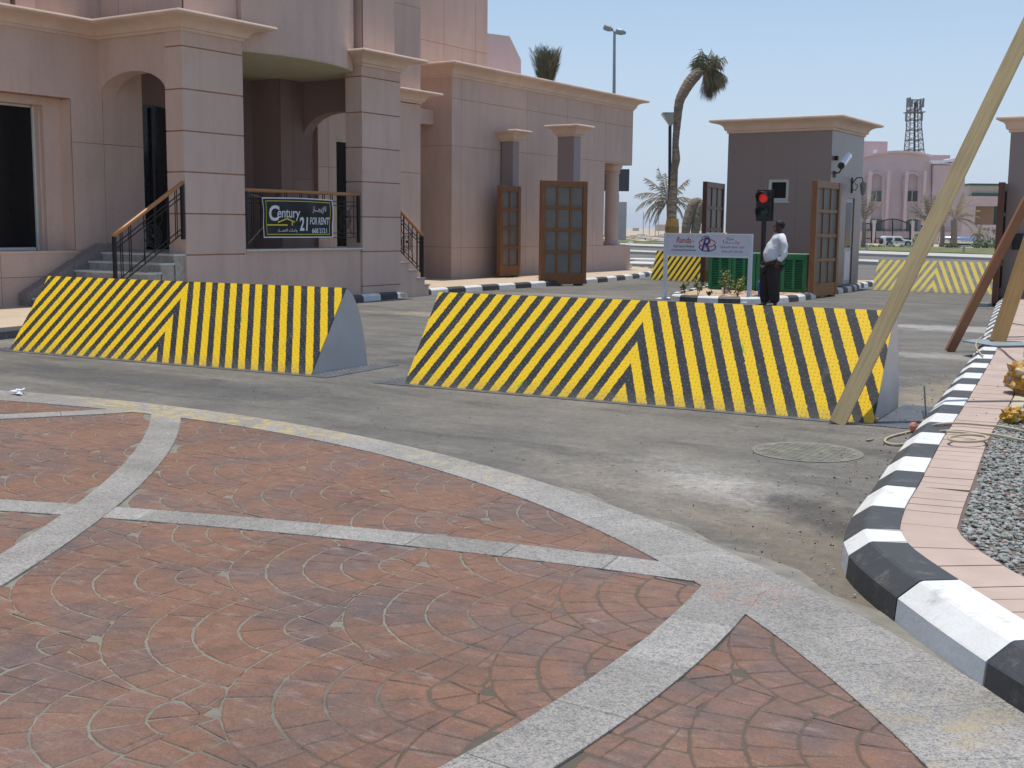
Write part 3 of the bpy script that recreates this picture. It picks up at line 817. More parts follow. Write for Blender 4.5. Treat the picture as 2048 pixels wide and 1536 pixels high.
lb = copy_tree(rb); lb.location = ((-13.27-8.69)/2, (9.16+9.55)/2, 0); lb.rotation_euler = (0, 0, math.atan2(.39, 4.6))
tag(lb, 'raised yellow and black road blocker in front of the villa steps with grey end visible', 'road blocker', 'raised road blockers')
fb1 = make_barrier(3.12, 1.58, M['stripe_worn'], None, False, .42, .80); fb1.location = (-7.68, 32.1, 0); fb1.rotation_euler = (0,0,R(-4.5))
tag(fb1, 'worn pale yellow and grey road blocker beyond the gatehouse on the right', 'road blocker', 'raised road blockers')
fb2 = make_barrier(3.6, 3.3, M['stripe_far'], None, False, .32, .88); fb2.location = (-14.6, 33.2, 0); fb2.rotation_euler = (0,0,R(-8))
tag(fb2, 'yellow and black road blocker behind the white sign board', 'road blocker', 'raised road blockers')

# ------------------------------------------------------------------ wall cladding
def rects_minus(r, holes):
    out = [r]
    for h in holes:
        nx = []
        for (a0,a1,b0,b1) in out:
            if h[0] >= a1 or h[1] <= a0 or h[2] >= b1 or h[3] <= b0: nx.append((a0,a1,b0,b1)); continue
            if h[0] > a0: nx.append((a0,h[0],b0,b1))
            if h[1] < a1: nx.append((h[1],a1,b0,b1))
            m0, m1 = max(a0,h[0]), min(a1,h[1])
            if h[2] > b0: nx.append((m0,m1,b0,h[2]))
            if h[3] < b1: nx.append((m0,m1,h[3],b1))
        out = nx
    return out
def clad(parent, axis, c, s, ja, jz, holes=(), th=.30, mat='wall', gap=.006, back=True, name='wall', pname='wall_panel'):
    """axis 'X': face at x=c looking along s*x, a = y.   axis 'Y': face at y=c looking along s*y, a = x"""
    a0, a1, z0, z1 = ja[0], ja[-1], jz[0], jz[-1]
    pth = .018
    def put(mb, r, f, b_):
        lo, hi = sorted((f, b_))
        if axis == 'X': mb.box(lo, hi, r[0], r[1], r[2], r[3])
        else: mb.box(r[0], r[1], lo, hi, r[2], r[3])
    wb = MB()
    for r in rects_minus((a0,a1,z0,z1), holes): put(wb, r, c-s*pth*.45, c-s*th)
    wall = obj(name, wb, M['joint'], parent)
    for i in range(len(ja)-1):
        for j in range(len(jz)-1):
            g_ = gap
            cell = (ja[i]+(g_ if i else 0), ja[i+1]-(g_ if i < len(ja)-2 else 0), jz[j]+(g_ if j else 0), jz[j+1]-(g_ if j < len(jz)-2 else 0))
            rs = rects_minus(cell, holes)
            mb = MB()
            for r in rs: put(mb, r, c, c-s*pth)
            if rs: obj(pname, mb, M[mat], wall)
    return wall
def cornice(parent, path, z0, z1, proj, closed=False, name='cornice', out=1):
    """path: (x,y) points, outside on the right-hand side when out=1"""
    h = z1-z0
    prof = [(-.06,z0),(.035,z0),(.035,z0+.17*h),(.08,z0+.20*h),(.09,z0+.30*h)]
    for i in range(1,6):
        t = i/5; prof.append((.09+(proj-.13)*(1-math.cos(t*math.pi/2)), z0+h*(.30+.46*math.sin(t*math.pi/2))))
    prof += [(proj-.03, z0+.80*h), (proj-.005, z0+.82*h), (proj, z0+.88*h), (proj-.01, z0+.97*h), (proj-.03, z1), (-.06, z1)]
    P = [Vector(p) for p in path]; n = len(P); vs = []
    for i in range(n):
        def nr(a, b): t = (b-a).normalized(); return Vector((t.y, -t.x))*out
        if closed: n0 = nr(P[i-1], P[i]); n1 = nr(P[i], P[(i+1)%n])
        else: n0 = nr(P[i-1], P[i]) if i else nr(P[0], P[1]); n1 = nr(P[i], P[i+1]) if i < n-1 else n0
        b_ = (n0+n1); b_ = b_/max(.2, 1+n0.dot(n1))
        for (o_, z_) in prof: vs.append((P[i].x+b_.x*o_, P[i].y+b_.y*o_, z_))
    k = len(prof); fs = []
    for i in range(n if closed else n-1):
        a, b = i*k, ((i+1)%n)*k
        for j in range(k):
            f = (a+j, b+j, b+(j+1)%k, a+(j+1)%k); fs.append(f if out > 0 else f[::-1])
    if not closed: fs += [tuple(range(k)), tuple((n-1)*k+j for j in range(k-1,-1,-1))]
    mb = MB(); mb.add(vs, fs); return obj(name, mb, M['cornice'], parent)
def archwall(parent, y0, y1, xa, xb, zs, rise, zt, mat='wall', name='arch', n=16):
    """wall piece above an arched opening, between x=xa and xb, thickness y0..y1"""
    cx_, w_ = (xa+xb)/2, (xb-xa)/2
    arc = [(cx_-w_*math.cos(math.pi*i/n), zs+rise*math.sin(math.pi*i/n)) for i in range(n+1)]
    mb = MB()
    for (x0, z0), (x1, z1) in zip(arc[:-1], arc[1:]):
        mb.add([(x0,y0,z0),(x1,y0,z1),(x1,y0,zt),(x0,y0,zt),(x0,y1,z0),(x1,y1,z1),(x1,y1,zt),(x0,y1,zt)],
               [(0,1,2,3),(7,6,5,4),(0,4,5,1),(3,2,6,7)])
    return obj(name, mb, M[mat], parent)
def courses(parent, x0, x1, y0, y1, zs, gap=.022, name='pillar'):
    mb = MB(); mb.box(x0+.015, x1-.015, y0+.015, y1-.015, zs[0], zs[-1]); p = obj(name, mb, M['joint'], parent)
    for a, b in zip(zs[:-1], zs[1:]):
        mb = MB(); mb.box(x0, x1, y0, y1, a+(0 if a == zs[0] else gap/2), b-(0 if b == zs[-1] else gap/2)); obj('stone_course', mb, M['wall'], p, bevel=.006)
    return p

# ------------------------------------------------------------------ villa
v = emp('villa', (-17.5, 17, 0)); tag(v, 'large pink stone villa with square pillars, arched porch and cream cornices', 'villa')
WX = -18.65
# street wall left of the porch
clad(v, 'X', WX, 1, [4,6.3,8.3,10.3,12.75,15.0,15.92], [0,.62,1.07,3.03,4.95], holes=[(9.0,14.3,1.07,3.80)], th=.3)
mb = MB(); mb.box(WX-.5, WX+.025, 9.0, 14.32, 1.04, 1.075); obj('window_sill', mb, M['cornice'], v)
mb = MB(); mb.box(WX-.40, WX-.30, 13.93, 14.289, 1.076, 3.80); mb.box(WX-.34, WX-.29, 9.0, 14.3, 3.66, 3.80); mb.box(WX-.34, WX-.02, 14.29, 14.299, 1.08, 3.79); obj('window_reveal', mb, M['wall'], v)
mb = MB(); mb.box(WX-.62, WX-.40, 13.90, 13.98, 1.075, 3.80); mb.box(WX-.62, WX-.4, 9.0, 13.9, 3.66, 3.8); obj('window_jamb', mb, M['wall'], v)
win = emp('window', (WX-.7, 11.2, 1.1)); win.parent = v; win.location = Vector((WX-.7,11.2,1.1))-Vector((-17.5,17,0)); WO[win.name] = Vector((WX-.7,11.2,1.1))
mb = MB(); mb.box(WX-.56, WX-.54, 9.0, 13.857, 1.12, 3.64); obj('pane', mb, M['glass_dark'], win)
mb = MB(); mb.box(WX-.58, WX-.50, 13.857, 13.897, 1.078, 3.655); mb.box(WX-.58, WX-.50, 9, 13.82, 1.078, 1.13); mb.box(WX-.58, WX-.50, 9, 13.82, 3.62, 3.655); obj('frame', mb, M['alu'], win)
cz = [0,.30,1.03,1.76,2.49,3.20,3.92,4.65,4.95]
courses(v, -16.85, -16.4, 14.9, 16.35, cz)
courses(v, -16.85, -16.4, 19.75, 21.05, cz)
# arch between street wall and first pillar
archwall(v, 14.94, 15.30, WX, -16.855, 3.86, .44, 4.95)
# outer cornice over wall, arch, pillar
cornice(v, [(WX, 4), (WX, 14.92), (-16.4, 14.9), (-16.4, 16.35), (-16.9, 16.35)], 4.90, 5.18, .46)
cornice(v, [(-16.9, 19.75), (-16.4, 19.75), (-16.4, 21.05), (-16.9, 21.05)], 4.86, 5.14, .44)
# porch
mb = MB(); mb.box(-19.6, -16.5, 14.95, 21.05, .85, 1.05); obj('porch_floor', mb, M['granite_step'], v)
mb = MB(); mb.box(-16.84, -16.45, 16.36, 19.74, 0, 1.08); obj('porch_parapet', mb, M['wall'], v)
mb = MB(); mb.box(-16.86, -16.38, 16.36, 19.74, 1.08, 1.115); obj('parapet_coping', mb, M['tread_light'], v)
mb = MB(); mb.box(-16.44, -16.375, 19.62, 21.2, .0, .10); obj('plinth', mb, M['wall'], v)
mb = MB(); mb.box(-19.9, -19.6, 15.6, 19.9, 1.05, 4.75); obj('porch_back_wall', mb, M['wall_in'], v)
mb = MB(); mb.box(-19.6, -18.95, 15.62, 15.92, 0, 4.75); obj('porch_side_wall', mb, M['wall'], v)
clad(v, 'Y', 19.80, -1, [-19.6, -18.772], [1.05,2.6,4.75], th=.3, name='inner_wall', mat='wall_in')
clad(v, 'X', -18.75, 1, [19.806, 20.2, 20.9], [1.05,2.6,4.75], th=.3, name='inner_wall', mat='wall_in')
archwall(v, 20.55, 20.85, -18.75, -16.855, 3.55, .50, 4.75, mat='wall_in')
dr = emp('arched_door', (-19.58, 17.5, 1.05)); dr.parent = v; dr.location = Vector((-19.58,17.5,1.05))-Vector((-17.5,17,0)); WO[dr.name] = Vector((-19.58,17.5,1.05))
mb = MB(); mb.box(-19.6, -19.56, 15.95, 17.85, 1.05, 3.55)
mb.extr([(-19.6, 16.9+.95*math.cos(a*math.pi/12), 3.55+.4*math.sin(a*math.pi/12)) for a in range(13)], (.04,0,0)); obj('door_leaf', mb, M['glass_dark'], dr)
mb = MB(); mb.box(-19.555, -19.5, 16.87, 16.93, 1.05, 3.9); mb.box(-19.555,-19.5,17.85,17.91,1.05,3.55); obj('frame', mb, M['black'], dr)
# steps up to the porch
for k in range(6):
    z1_ = .12+.155*(k+1); y0_ = 13.15+.30*k
    mb = MB(); mb.box(-18.36, -16.45, y0_, y0_+.32 if k < 5 else 14.95, 0, z1_-.035); st = obj('step', mb, M['granite_step'], v)
    mb = MB(); mb.box(-18.36, -16.43, y0_-.025, y0_+.30 if k < 5 else 14.95, z1_-.035, z1_); obj('tread', mb, M['tread_light'], st)
mb = MB(); mb.extr([(-18.62, 13.05, .125), (-18.62, 13.05, .34), (-18.62, 14.70, 1.20), (-18.62, 15.1, 1.20), (-18.62,15.1,.125)], (.25,0,0)); obj('stair_cheek', mb, mk('dark_cheek_stone', (.25,.22,.20), .5, .4, 30, .05), v)
# bay between the pillars
c1, c2, c3 = Vector((-16.42,16.36)), Vector((-16.12,17.9)), Vector((-16.62,19.76))
def circ(a, b, c):
    ax, ay, bx, by, cx_, cy_ = a.x, a.y, b.x, b.y, c.x, c.y
    d = 2*(ax*(by-cy_)+bx*(cy_-ay)+cx_*(ay-by))
    ux = ((ax*ax+ay*ay)*(by-cy_)+(bx*bx+by*by)*(cy_-ay)+(cx_*cx_+cy_*cy_)*(ay-by))/d
    uy = ((ax*ax+ay*ay)*(cx_-bx)+(bx*bx+by*by)*(ax-cx_)+(cx_*cx_+cy_*cy_)*(bx-ax))/d
    return Vector((ux, uy)), (Vector((ux, uy))-a).length
bc, br = circ(c1, c2, c3)
t0, t1 = math.atan2(c1.y-bc.y, c1.x-bc.x), math.atan2(c3.y-bc.y, c3.x-bc.x)
arc = [bc+Vector((math.cos(t0+(t1-t0)*i/20), math.sin(t0+(t1-t0)*i/20)))*br for i in range(21)]
poly = [(p.x, p.y) for p in arc]+[(-17.4, 19.76), (-17.4, 16.36)]
mb = MB(); mb.prism(poly, 4.755, 9.6); obj('curved_bay', mb, M['stucco'], v)
mb = MB(); mb.prism([(p.x-.002, p.y) for p in arc]+[(-19.6, 19.76), (-19.6, 16.36)], 4.735, 4.752); mb.box(-19.6,-16.9,15.32,16.36,4.735,4.752); mb.box(-19.6,-16.9,19.77,21.0,4.735,4.752); obj('porch_ceiling', mb, M['soffit'], v)
# upper storey
clad(v, 'X', WX-.06, 1, [4,6.3,8.3,10.3,12.6,13.2], [5.16,7.2,9.6], th=.3, name='upper_wall')
clad(v, 'X', WX+.04, 1, [13.23,13.62], [5.16,7.2,9.6], th=.3, name='pilaster')
clad(v, 'X', WX-.06, 1, [13.65,15.2], [5.16,7.2,9.6], th=.3, name='upper_wall')
clad(v, 'Y', 15.06, -1, [-18.7,-18.2,-16.55], [5.16,7.2,9.6], th=.3, name='upper_wall')
clad(v, 'X', -16.52, 1, [15.08,16.35], [5.16,7.2,9.6], th=.3, name='upper_wall')
clad(v, 'Y', 19.92, -1, [-17.4,-16.54], [5.12,7.0,9.6], th=.3, name='upper_wall')
clad(v, 'X', -16.52, 1, [19.94,21.0], [5.12,9.6], th=.3, name='upper_wall')
clad(v, 'X', WX, 1, [21.05,23.6,24.75], [4.9,6.95,9.6], th=.3, name='upper_wall')
mb = MB(); mb.box(-24, WX-.3, 4, 24.7, 4.95, 9.5); obj('core', mb, M['wall'], v)
mb = MB(); mb.box(-24, -19.9, 4, 24.7, 0, 4.95); obj('core', mb, M['wall'], v)
# lower wall right of second pillar, its cornice and side steps
clad(v, 'X', WX, 1, [20.9,21.25,22.9,24.75], [0,1.05,2.9,4.6], holes=[(21.5,22.6,1.08,3.55)], th=.3)
cornice(v, [(WX, 20.9), (WX, 24.75), (WX-1, 24.75)], 4.62, 4.90, .42)
mb = MB(); mb.box(WX-.14, WX-.12, 21.5, 22.6, 1.08, 3.55); wd = obj('side_window', mb, M['glass_dark'], v)
mb = MB(); mb.box(WX-.13, WX-.02, 21.5, 22.6, 3.55-.05, 3.55); mb.box(WX-.13, WX-.02, 21.5, 21.55, 1.08, 3.5); obj('frame', mb, M['soffit'], wd)
for k, (ya, yb, zt) in enumerate(((21.05,21.36,.78),(21.36,21.66,.60),(21.66,21.95,.42),(21.95,22.1,.26))):
    mb = MB(); mb.box(WX+.02, -16.42, ya, yb, 0, zt-.03); st = obj('step', mb, M['wall'], v)
    mb = MB(); mb.box(WX+.02, -16.40, ya, yb+.03, zt-.03, zt); obj('tread', mb, M['granite_step'], st)
# recess and dark door between villa and wing
mb = MB(); mb.box(-21.0, -20.8, 24.75, 27.3, 0, 5.4); obj('recess_wall', mb, M['wall'], v)
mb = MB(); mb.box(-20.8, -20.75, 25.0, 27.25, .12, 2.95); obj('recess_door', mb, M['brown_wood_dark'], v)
mb = MB(); mb.box(-20.8, -20.1, 24.76, 27.28, 4.35, 4.75); obj('recess_beam', mb, M['wall'], v)

# ------------------------------------------------------------------ wing
wg = emp('villa_wing', (-20, 32, 0)); tag(wg, 'long low pink wing with a cream cornice and a corner porch on one column', 'building')
GX = -19.5
clad(wg, 'X', GX, 1, [27.305,27.75,31.2,33.6,35.4,36.15,38.15], [.12,.98,3.78,5.05,5.66], holes=[(36.15,38.2,.98,3.74)], th=.3)
clad(wg, 'Y', 27.295, -1, [-24.5,-21.5,-19.502], [.12,1.0,3.78,5.66], th=.3)
mb = MB(); mb.box(-26, -19.8, 27.6, 36.1, .12, 5.66); obj('core', mb, M['wall'], wg)
mb = MB(); mb.box(-26, -19.8, 36.1, 38.15, 3.74, 5.66); mb.box(-26,-19.8,36.1,38.15,.12,.96); mb.box(-26,-22.6,36.1,38.15,.96,3.74); obj('porch_block', mb, M['wall'], wg)
cornice(wg, [(-24.5, 27.3), (GX, 27.3), (GX, 38.15), (-24.5, 38.15)], 5.62, 5.98, .42)
mb = MB(); mb.box(-26, GX-.05, 27.35, 38.1, 5.9, 5.97); obj('roof_slab', mb, M['cornice'], wg)
cp = Vector((-19.85, 37.38))
mb = MB()
prf = [(.30,.98),(.30,1.08),(.24,1.10),(.235,1.2),(.225,3.3),(.22,3.42),(.26,3.44),(.26,3.48),(.23,3.5),(.27,3.55),(.33,3.64),(.34,3.74)]
n = 20; vs = []; fs = []
for (r_, z_) in prf:
    for i in range(n): vs.append((cp.x+r_*math.cos(2*math.pi*i/n), cp.y+r_*math.sin(2*math.pi*i/n), z_))
for j in range(len(prf)-1):
    for i in range(n): fs.append((j*n+i, j*n+(i+1)%n, (j+1)*n+(i+1)%n, (j+1)*n+i))
mb.add(vs, fs); obj('column', mb, M['wall'], wg, smooth=True)
mb = MB(); mb.box(-20.25,-19.51,37.0,37.78,.961,1.0); obj('column_base', mb, M['granite_step'], wg)
for k in range(3):
    mb = MB(); mb.box(-22, -19.9, 38.2+.3*k, 38.5+.3*k, .1, .55-.15*k); obj('step', mb, M['tread_light'], wg)
# tower and chamfered parapet behind the wing's roof
tw = emp('villa_tower', (-22, 29, 5.9)); tag(tw, 'tall pink block rising behind the low wing roof', 'building')
clad(tw, 'X', -21.0, 1, [22.5,24.9,27.4,29.0,30.6,31.25], [5.4,6.8,8.4,13], th=.3)
mb = MB(); mb.box(-26, -21.3, 22.5, 31.25, 5.4, 13); obj('core', mb, M['wall'], tw)
mb = MB(); mb.extr([(-21.2,31.26,5.4),(-21.2,33.5,5.4),(-21.2,33.5,6.9),(-21.2,32.8,7.55),(-21.2,31.26,7.45)], (-3,0,0)); obj('chamfered_parapet', mb, M['pinkfar'], tw)

# ------------------------------------------------------------------ railings
def railing(name, p0, p1, h, label, cat='railing', ros=.5, endpost=(True, True)):
    """iron railing with timber handrail from p0 to p1 (handrail end points); h = height below the handrail"""
    p0 = Vector(p0); p1 = Vector(p1); root = emp(name, ((p0.x+p1.x)/2, (p0.y+p1.y)/2, min(p0.z, p1.z)-h)); tag(root, label, cat)
    dz = Vector((0,0,1)); L = (p1-p0).length; at_t = lambda t, d: p0.lerp(p1, t)-dz*d
    mb = MB(); mb.tube([p0.lerp(p1, i/6) for i in range(7)], .036, 10); obj('handrail', mb, M['rail_wood'], root, smooth=True)
    for i, t in enumerate((.012, .988)):
        if endpost[i]:
            mb = MB(); mb.box(*(lambda q: (q.x-.026, q.x+.026, q.y-.026, q.y+.026, q.z-h, q.z-.02))(p0.lerp(p1, t))); obj('post', mb, M['iron'], root)
    mb = MB()
    for d in (.16, .24, h-.20, h-.11): mb.bar(at_t(.01, d), at_t(.99, d), .016, .016)
    obj('rails', mb, M['iron'], root)
    n = max(3, int(L/.62))
    for k in range(n):
        for q in (.28, .36, .64, .72):
            if abs((k+.5)/n-ros) < .5/n and .3 < q < .7: continue
            t = (k+q)/n; a = at_t(t, .02); b = at_t(t, h-.11); mb = MB(); mb.bar(a, b, .013, .013); obj('baluster', mb, M['iron'], root)
    c = at_t(ros, h*.52); d = (p1-p0); d.z = 0; d.normalize()
    def loop(rr, a=0, b=2*math.pi, c_=c, n_=18): return [c_+d*(rr*math.cos(a+(b-a)*i/n_))+dz*(rr*math.sin(a+(b-a)*i/n_)) for i in range(n_+1)]
    mb = MB(); mb.tube(loop(.19), .009, 5); mb.tube(loop(.15), .006, 5)
    for k in range(8):
        a = k*math.pi/4; q = c+d*(.085*math.cos(a))+dz*(.085*math.sin(a)); mb.tube(loop(.045, a-1.6, a+2.4, q, 8), .006, 4)
    mb.ball(c, .035, 8)
    for sx, sz in ((-1,1),(1,1),(-1,-1),(1,-1)):
        mb.tube([c+d*(sx*.12)+dz*(sz*.14), c+d*(sx*.2)+dz*(sz*.26), at_t(ros+sx*.19/max(.6,L)*1.3, h*.52-sz*h*.30)], .007, 4)
    obj('rosette', mb, M['iron'], root, smooth=True)
    return root
railing('stair_railing', (-16.42, 13.33, 1.37), (-16.42, 14.86, 2.30), .98, 'sloping iron stair railing with orange wooden handrail beside the first pillar', ros=.55)
railing('stair_railing', (-16.5, 21.08, 1.95), (-16.5, 21.97, 1.36), .98, 'short iron stair railing descending on the far side of the second pillar', ros=.36)
# porch railing follows the parapet
rl = railing('porch_railing', (-16.46, 16.38, 2.22), (-16.46, 19.72, 2.22), 1.0, 'level iron railing with wooden handrail on the porch parapet behind the banner', ros=.86)

# ------------------------------------------------------------------ text
FORMS = {'ا':(0xFE8D,0xFE8E,0xFE8D,0xFE8E),'إ':(0xFE87,0xFE88,0xFE87,0xFE88),'أ':(0xFE83,0xFE84,0xFE83,0xFE84),'ب':(0xFE8F,0xFE90,0xFE91,0xFE92),'ت':(0xFE95,0xFE96,0xFE97,0xFE98),'ة':(0xFE93,0xFE94,0xFE93,0xFE94),
 'ج':(0xFE9D,0xFE9E,0xFE9F,0xFEA0),'ح':(0xFEA1,0xFEA2,0xFEA3,0xFEA4),'د':(0xFEA9,0xFEAA,0xFEA9,0xFEAA),'ذ':(0xFEAB,0xFEAC,0xFEAB,0xFEAC),'ر':(0xFEAD,0xFEAE,0xFEAD,0xFEAE),'ش':(0xFEB5,0xFEB6,0xFEB7,0xFEB8),
 'ص':(0xFEB9,0xFEBA,0xFEBB,0xFEBC),'ع':(0xFEC9,0xFECA,0xFECB,0xFECC),'ف':(0xFED1,0xFED2,0xFED3,0xFED4),'ك':(0xFED9,0xFEDA,0xFEDB,0xFEDC),'ل':(0xFEDD,0xFEDE,0xFEDF,0xFEE0),'م':(0xFEE1,0xFEE2,0xFEE3,0xFEE4),
 'ن':(0xFEE5,0xFEE6,0xFEE7,0xFEE8),'ه':(0xFEE9,0xFEEA,0xFEEB,0xFEEC),'و':(0xFEED,0xFEEE,0xFEED,0xFEEE),'ي':(0xFEF1,0xFEF2,0xFEF3,0xFEF4),'ـ':(0x640,0x640,0x640,0x640)}
NOJOIN = set('اإأدذروة')
LIG = {('ل','إ'):(0xFEF9,0xFEFA),('ل','أ'):(0xFEF7,0xFEF8),('ل','ا'):(0xFEFB,0xFEFC)}
def arabic(txt):
    out = []
    for wd_ in txt.split(' '):
        i = 0; res = []; prevj = False
        while i < len(wd_):
            c = wd_[i]
            if i+1 < len(wd_) and (c, wd_[i+1]) in LIG:
                res.append(chr(LIG[(c, wd_[i+1])][1 if prevj else 0])); prevj = False; i += 2; continue
            nxt = i+1 < len(wd_) and c not in NOJOIN
            f = FORMS[c]; res.append(chr(f[3] if (prevj and nxt) else f[1] if prevj else f[2] if nxt else f[0]))
            prevj = nxt; i += 1
        out.append(''.join(res[::-1]))
    return ' '.join(out[::-1])
def text(name, body, width, height, org, xdir, mat, parent, shear=0, bold=0, align='C', zdir=(0,0,1), nrm_off=0.0, curve=None):
    """flat lettering scaled to width x height (metres), centred at org"""
    cu = bpy.data.curves.new(name, 'FONT'); cu.body = body; cu.shear = shear; cu.offset = bold; cu.extrude = .0; cu.resolution_u = 3
    o = bpy.data.objects.new(name, cu); COL.objects.link(o); dg = bpy.context.evaluated_depsgraph_get()
    me = bpy.data.meshes.new_from_object(o.evaluated_get(dg)); bpy.data.objects.remove(o)
    if not me.vertices: return None
    xs = [q.co.x for q in me.vertices]; ys = [q.co.y for q in me.vertices]
    x0, x1, y0, y1 = min(xs), max(xs), min(ys), max(ys)
    kx = width/(x1-x0); ky = height/(y1-y0) if height else kx
    xd = Vector(xdir).normalized(); zd = Vector(zdir).normalized(); nn = xd.cross(zd)
    vs = []
    for q in me.vertices:
        X = (q.co.x-(x0+x1)/2)*kx; Y = (q.co.y-(y0+y1)/2)*ky
        p = Vector(org)+xd*X+zd*Y
        if curve: p = p+nn*curve(p)
        vs.append(p+nn*nrm_off)
    mb = MB(); mb.add(vs, [tuple(p.vertices) for p in me.polygons]); return obj(name, mb, mat, parent)

# ------------------------------------------------------------------ banner
bn = emp('banner', (-16.36, 17.75, 1.3)); tag(bn, 'black and yellow property rental banner tied to the porch railing', 'banner')
def bw(p): return .022*math.sin(p.y*4.3)+.012*math.sin(p.y*9+p.z*5)+.01*math.sin(p.z*11)
BX = -16.36; BY0, BY1, BZ0, BZ1 = 16.76, 18.78, 1.33, 2.09
def bsurf(mb, y0, y1, z0, z1, off, ny=36, nz=8):
    vs = []; fs = []
    for i in range(ny+1):
        for j in range(nz+1):
            y = y0+(y1-y0)*i/ny; z = z0+(z1-z0)*j/nz
            s_ = -.05*math.sin(math.pi*(y-BY0)/(BY1-BY0))*(z-BZ0)/(BZ1-BZ0)*-.3
            p = Vector((BX, y, z)); vs.append((BX+bw(p)+off, y, z+s_))
    for i in range(ny):
        for j in range(nz): fs.append((i*(nz+1)+j, (i+1)*(nz+1)+j, (i+1)*(nz+1)+j+1, i*(nz+1)+j+1))
    return mb.add(vs, fs)
mb = MB(); bsurf(mb, BY0, BY1, BZ0, BZ1, 0); bsurf(mb, BY0, BY1, BZ0, BZ1, -.004); obj('cloth', mb, M['banner'], bn, smooth=True)
mb = MB()
for (a, b, c, d) in ((BY0,BY1,BZ1-.022,BZ1),(BY0,BY1,BZ0,BZ0+.022),(BY0,BY0+.02,BZ0+.022,BZ1-.022),(BY1-.028,BY1,BZ0+.022,BZ1-.022)): bsurf(mb, a, b, c, d, .003, 36 if b-a > 1 else 1)
obj('white_border', mb, M['white_ink'], bn)
mb = MB(); e = .012
for (a, b, c, d) in ((BY0+.10,BY1-.09,BZ1-.072,BZ1-.072+e),(BY0+.10,BY1-.09,BZ0+.06,BZ0+.06+e),(BY0+.10,BY0+.10+e,BZ0+.072,BZ1-.072),(BY1-.09-e,BY1-.09,BZ0+.072,BZ1-.072)): bsurf(mb, a, b, c, d, .003, 36 if b-a > 1 else 1)
obj('yellow_outline', mb, M['yellow_ink'], bn)
yd = (0,1,0); cv = lambda p: bw(Vector((BX, p.y, p.z)))+.004
T = lambda nm, tx, w_, h_, y, z, mt, **k: text(nm, tx, w_, h_, (BX, y, z), yd, mt, bn, curve=cv, **k)
T('lettering', 'C', .27, .30, 17.08, 1.80, M['white_ink'], bold=.03)
T('lettering', 'entury', .60, .22, 17.47, 1.765, M['white_ink'], bold=.01)
T('lettering', '21', .21, .27, 17.88, 1.60, M['white_ink'], bold=.03)
T('lettering', 'FOR RENT', .62, .145, 18.36, 1.66, M['white_ink'], bold=.02)
T('lettering', '668 2121', .50, .10, 18.36, 1.47, M['white_ink'], bold=.015)
T('arabic_lettering', arabic('للإيجـــار'), .44, .15, 18.34, 1.88, M['white_ink'], bold=.01)
T('arabic_lettering', arabic('واحـات العمـــار'), .50, .075, 17.44, 1.47, M['white_ink'], bold=.005)
mb = MB()
def ybar(y0, z0, y1, z1, w_):
    n = 8
    for i in range(n):
        a = Vector((BX, y0+(y1-y0)*i/n, z0+(z1-z0)*i/n)); b = Vector((BX, y0+(y1-y0)*(i+1)/n, z0+(z1-z0)*(i+1)/n))
        dv = (b-a).normalized(); u_ = Vector((0,-dv.z,dv.y))*w_/2
        mb.add([(q.x+cv(q), q.y, q.z) for q in (a-u_, b-u_, b+u_, a+u_)], [(0,1,2,3)])
ybar(16.88, 1.575, 17.44, 1.575, .026); ybar(17.2, 1.625, 17.42, 1.70, .026); ybar(17.42, 1.70, 17.64, 1.63, .026); ybar(17.56, 1.63, 17.57, 1.565, .03)
obj('house_emblem', mb, M['yellow_ink'], bn)
mb = MB()
for (a, b) in (((BX, BY0, BZ1),(BX-.08, 16.5, 2.14)),((BX, BY0, BZ0+.2),(BX-.08, 16.45, 1.22)),((BX, BY1-.02, BZ1-.02),(BX-.09, 18.95, 2.2)),((BX, BY1-.02, BZ0),(BX-.09, 18.9, 1.14))): mb.tube([a, b], .004, 4)
obj('ties', mb, M['cable'], bn)

# ------------------------------------------------------------------ gate leaves
def make_leaf(w_, h_, nx, nz, wood, t=.13):
    root = emp('gate_leaf'); st = .13; top = .16; bot = .30; mu = .065
    for xa, xb in ((0, st), (w_-st, w_)):
        mb = MB(); mb.box(xa, xb, -t/2, t/2, .04, h_); obj('stile', mb, wood, root, local=True, bevel=.006)
    for za, zb in ((.04, .04+bot), (h_-top, h_)):
        mb = MB(); mb.box(st, w_-st, -t/2+.01, t/2-.01, za, zb); obj('rail', mb, wood, root, local=True, bevel=.006)
    W = w_-2*st; H = h_-top-bot-.04; pw = (W-mu*(nx-1))/nx; ph = (H-mu*(nz-1))/nz
    for i in range(nx-1):
        mb = MB(); x = st+pw*(i+1)+mu*i; mb.box(x, x+mu, -t/2+.025, t/2-.025, .04+bot, h_-top); obj('mullion', mb, wood, root, local=True, bevel=.005)
    for j in range(nz-1):
        mb = MB(); z = .04+bot+ph*(j+1)+mu*j; mb.box(st, w_-st, -t/2+.02, t/2-.02, z, z+mu*1.25); obj('cross_bar', mb, wood, root, local=True, bevel=.005)
    for i in range(nx):
        for j in range(nz):
            mb = MB(); x = st+(pw+mu)*i; z = .04+bot+(ph+mu)*j; mb.box(x, x+pw, -.012, .012, z, z+ph); obj('pane', mb, M['pane'], root, local=True)
    mb = MB(); mb.box(.1, .35, -.05, .05, 0, .04); mb.box(w_-.35, w_-.1, -.05, .05, 0, .04); obj('roller', mb, M['black'], root, local=True)
    return root
def put_leaf(l, p0, p1, z=0):
    l.location = (p0[0], p0[1], z); l.rotation_euler = (0, 0, math.atan2(p1[1]-p0[1], p1[0]-p0[0]))
def ln(a, b): return math.hypot(b[0]-a[0], b[1]-a[1])
a, b = (-16.93, 27.80), (-16.18, 28.98)
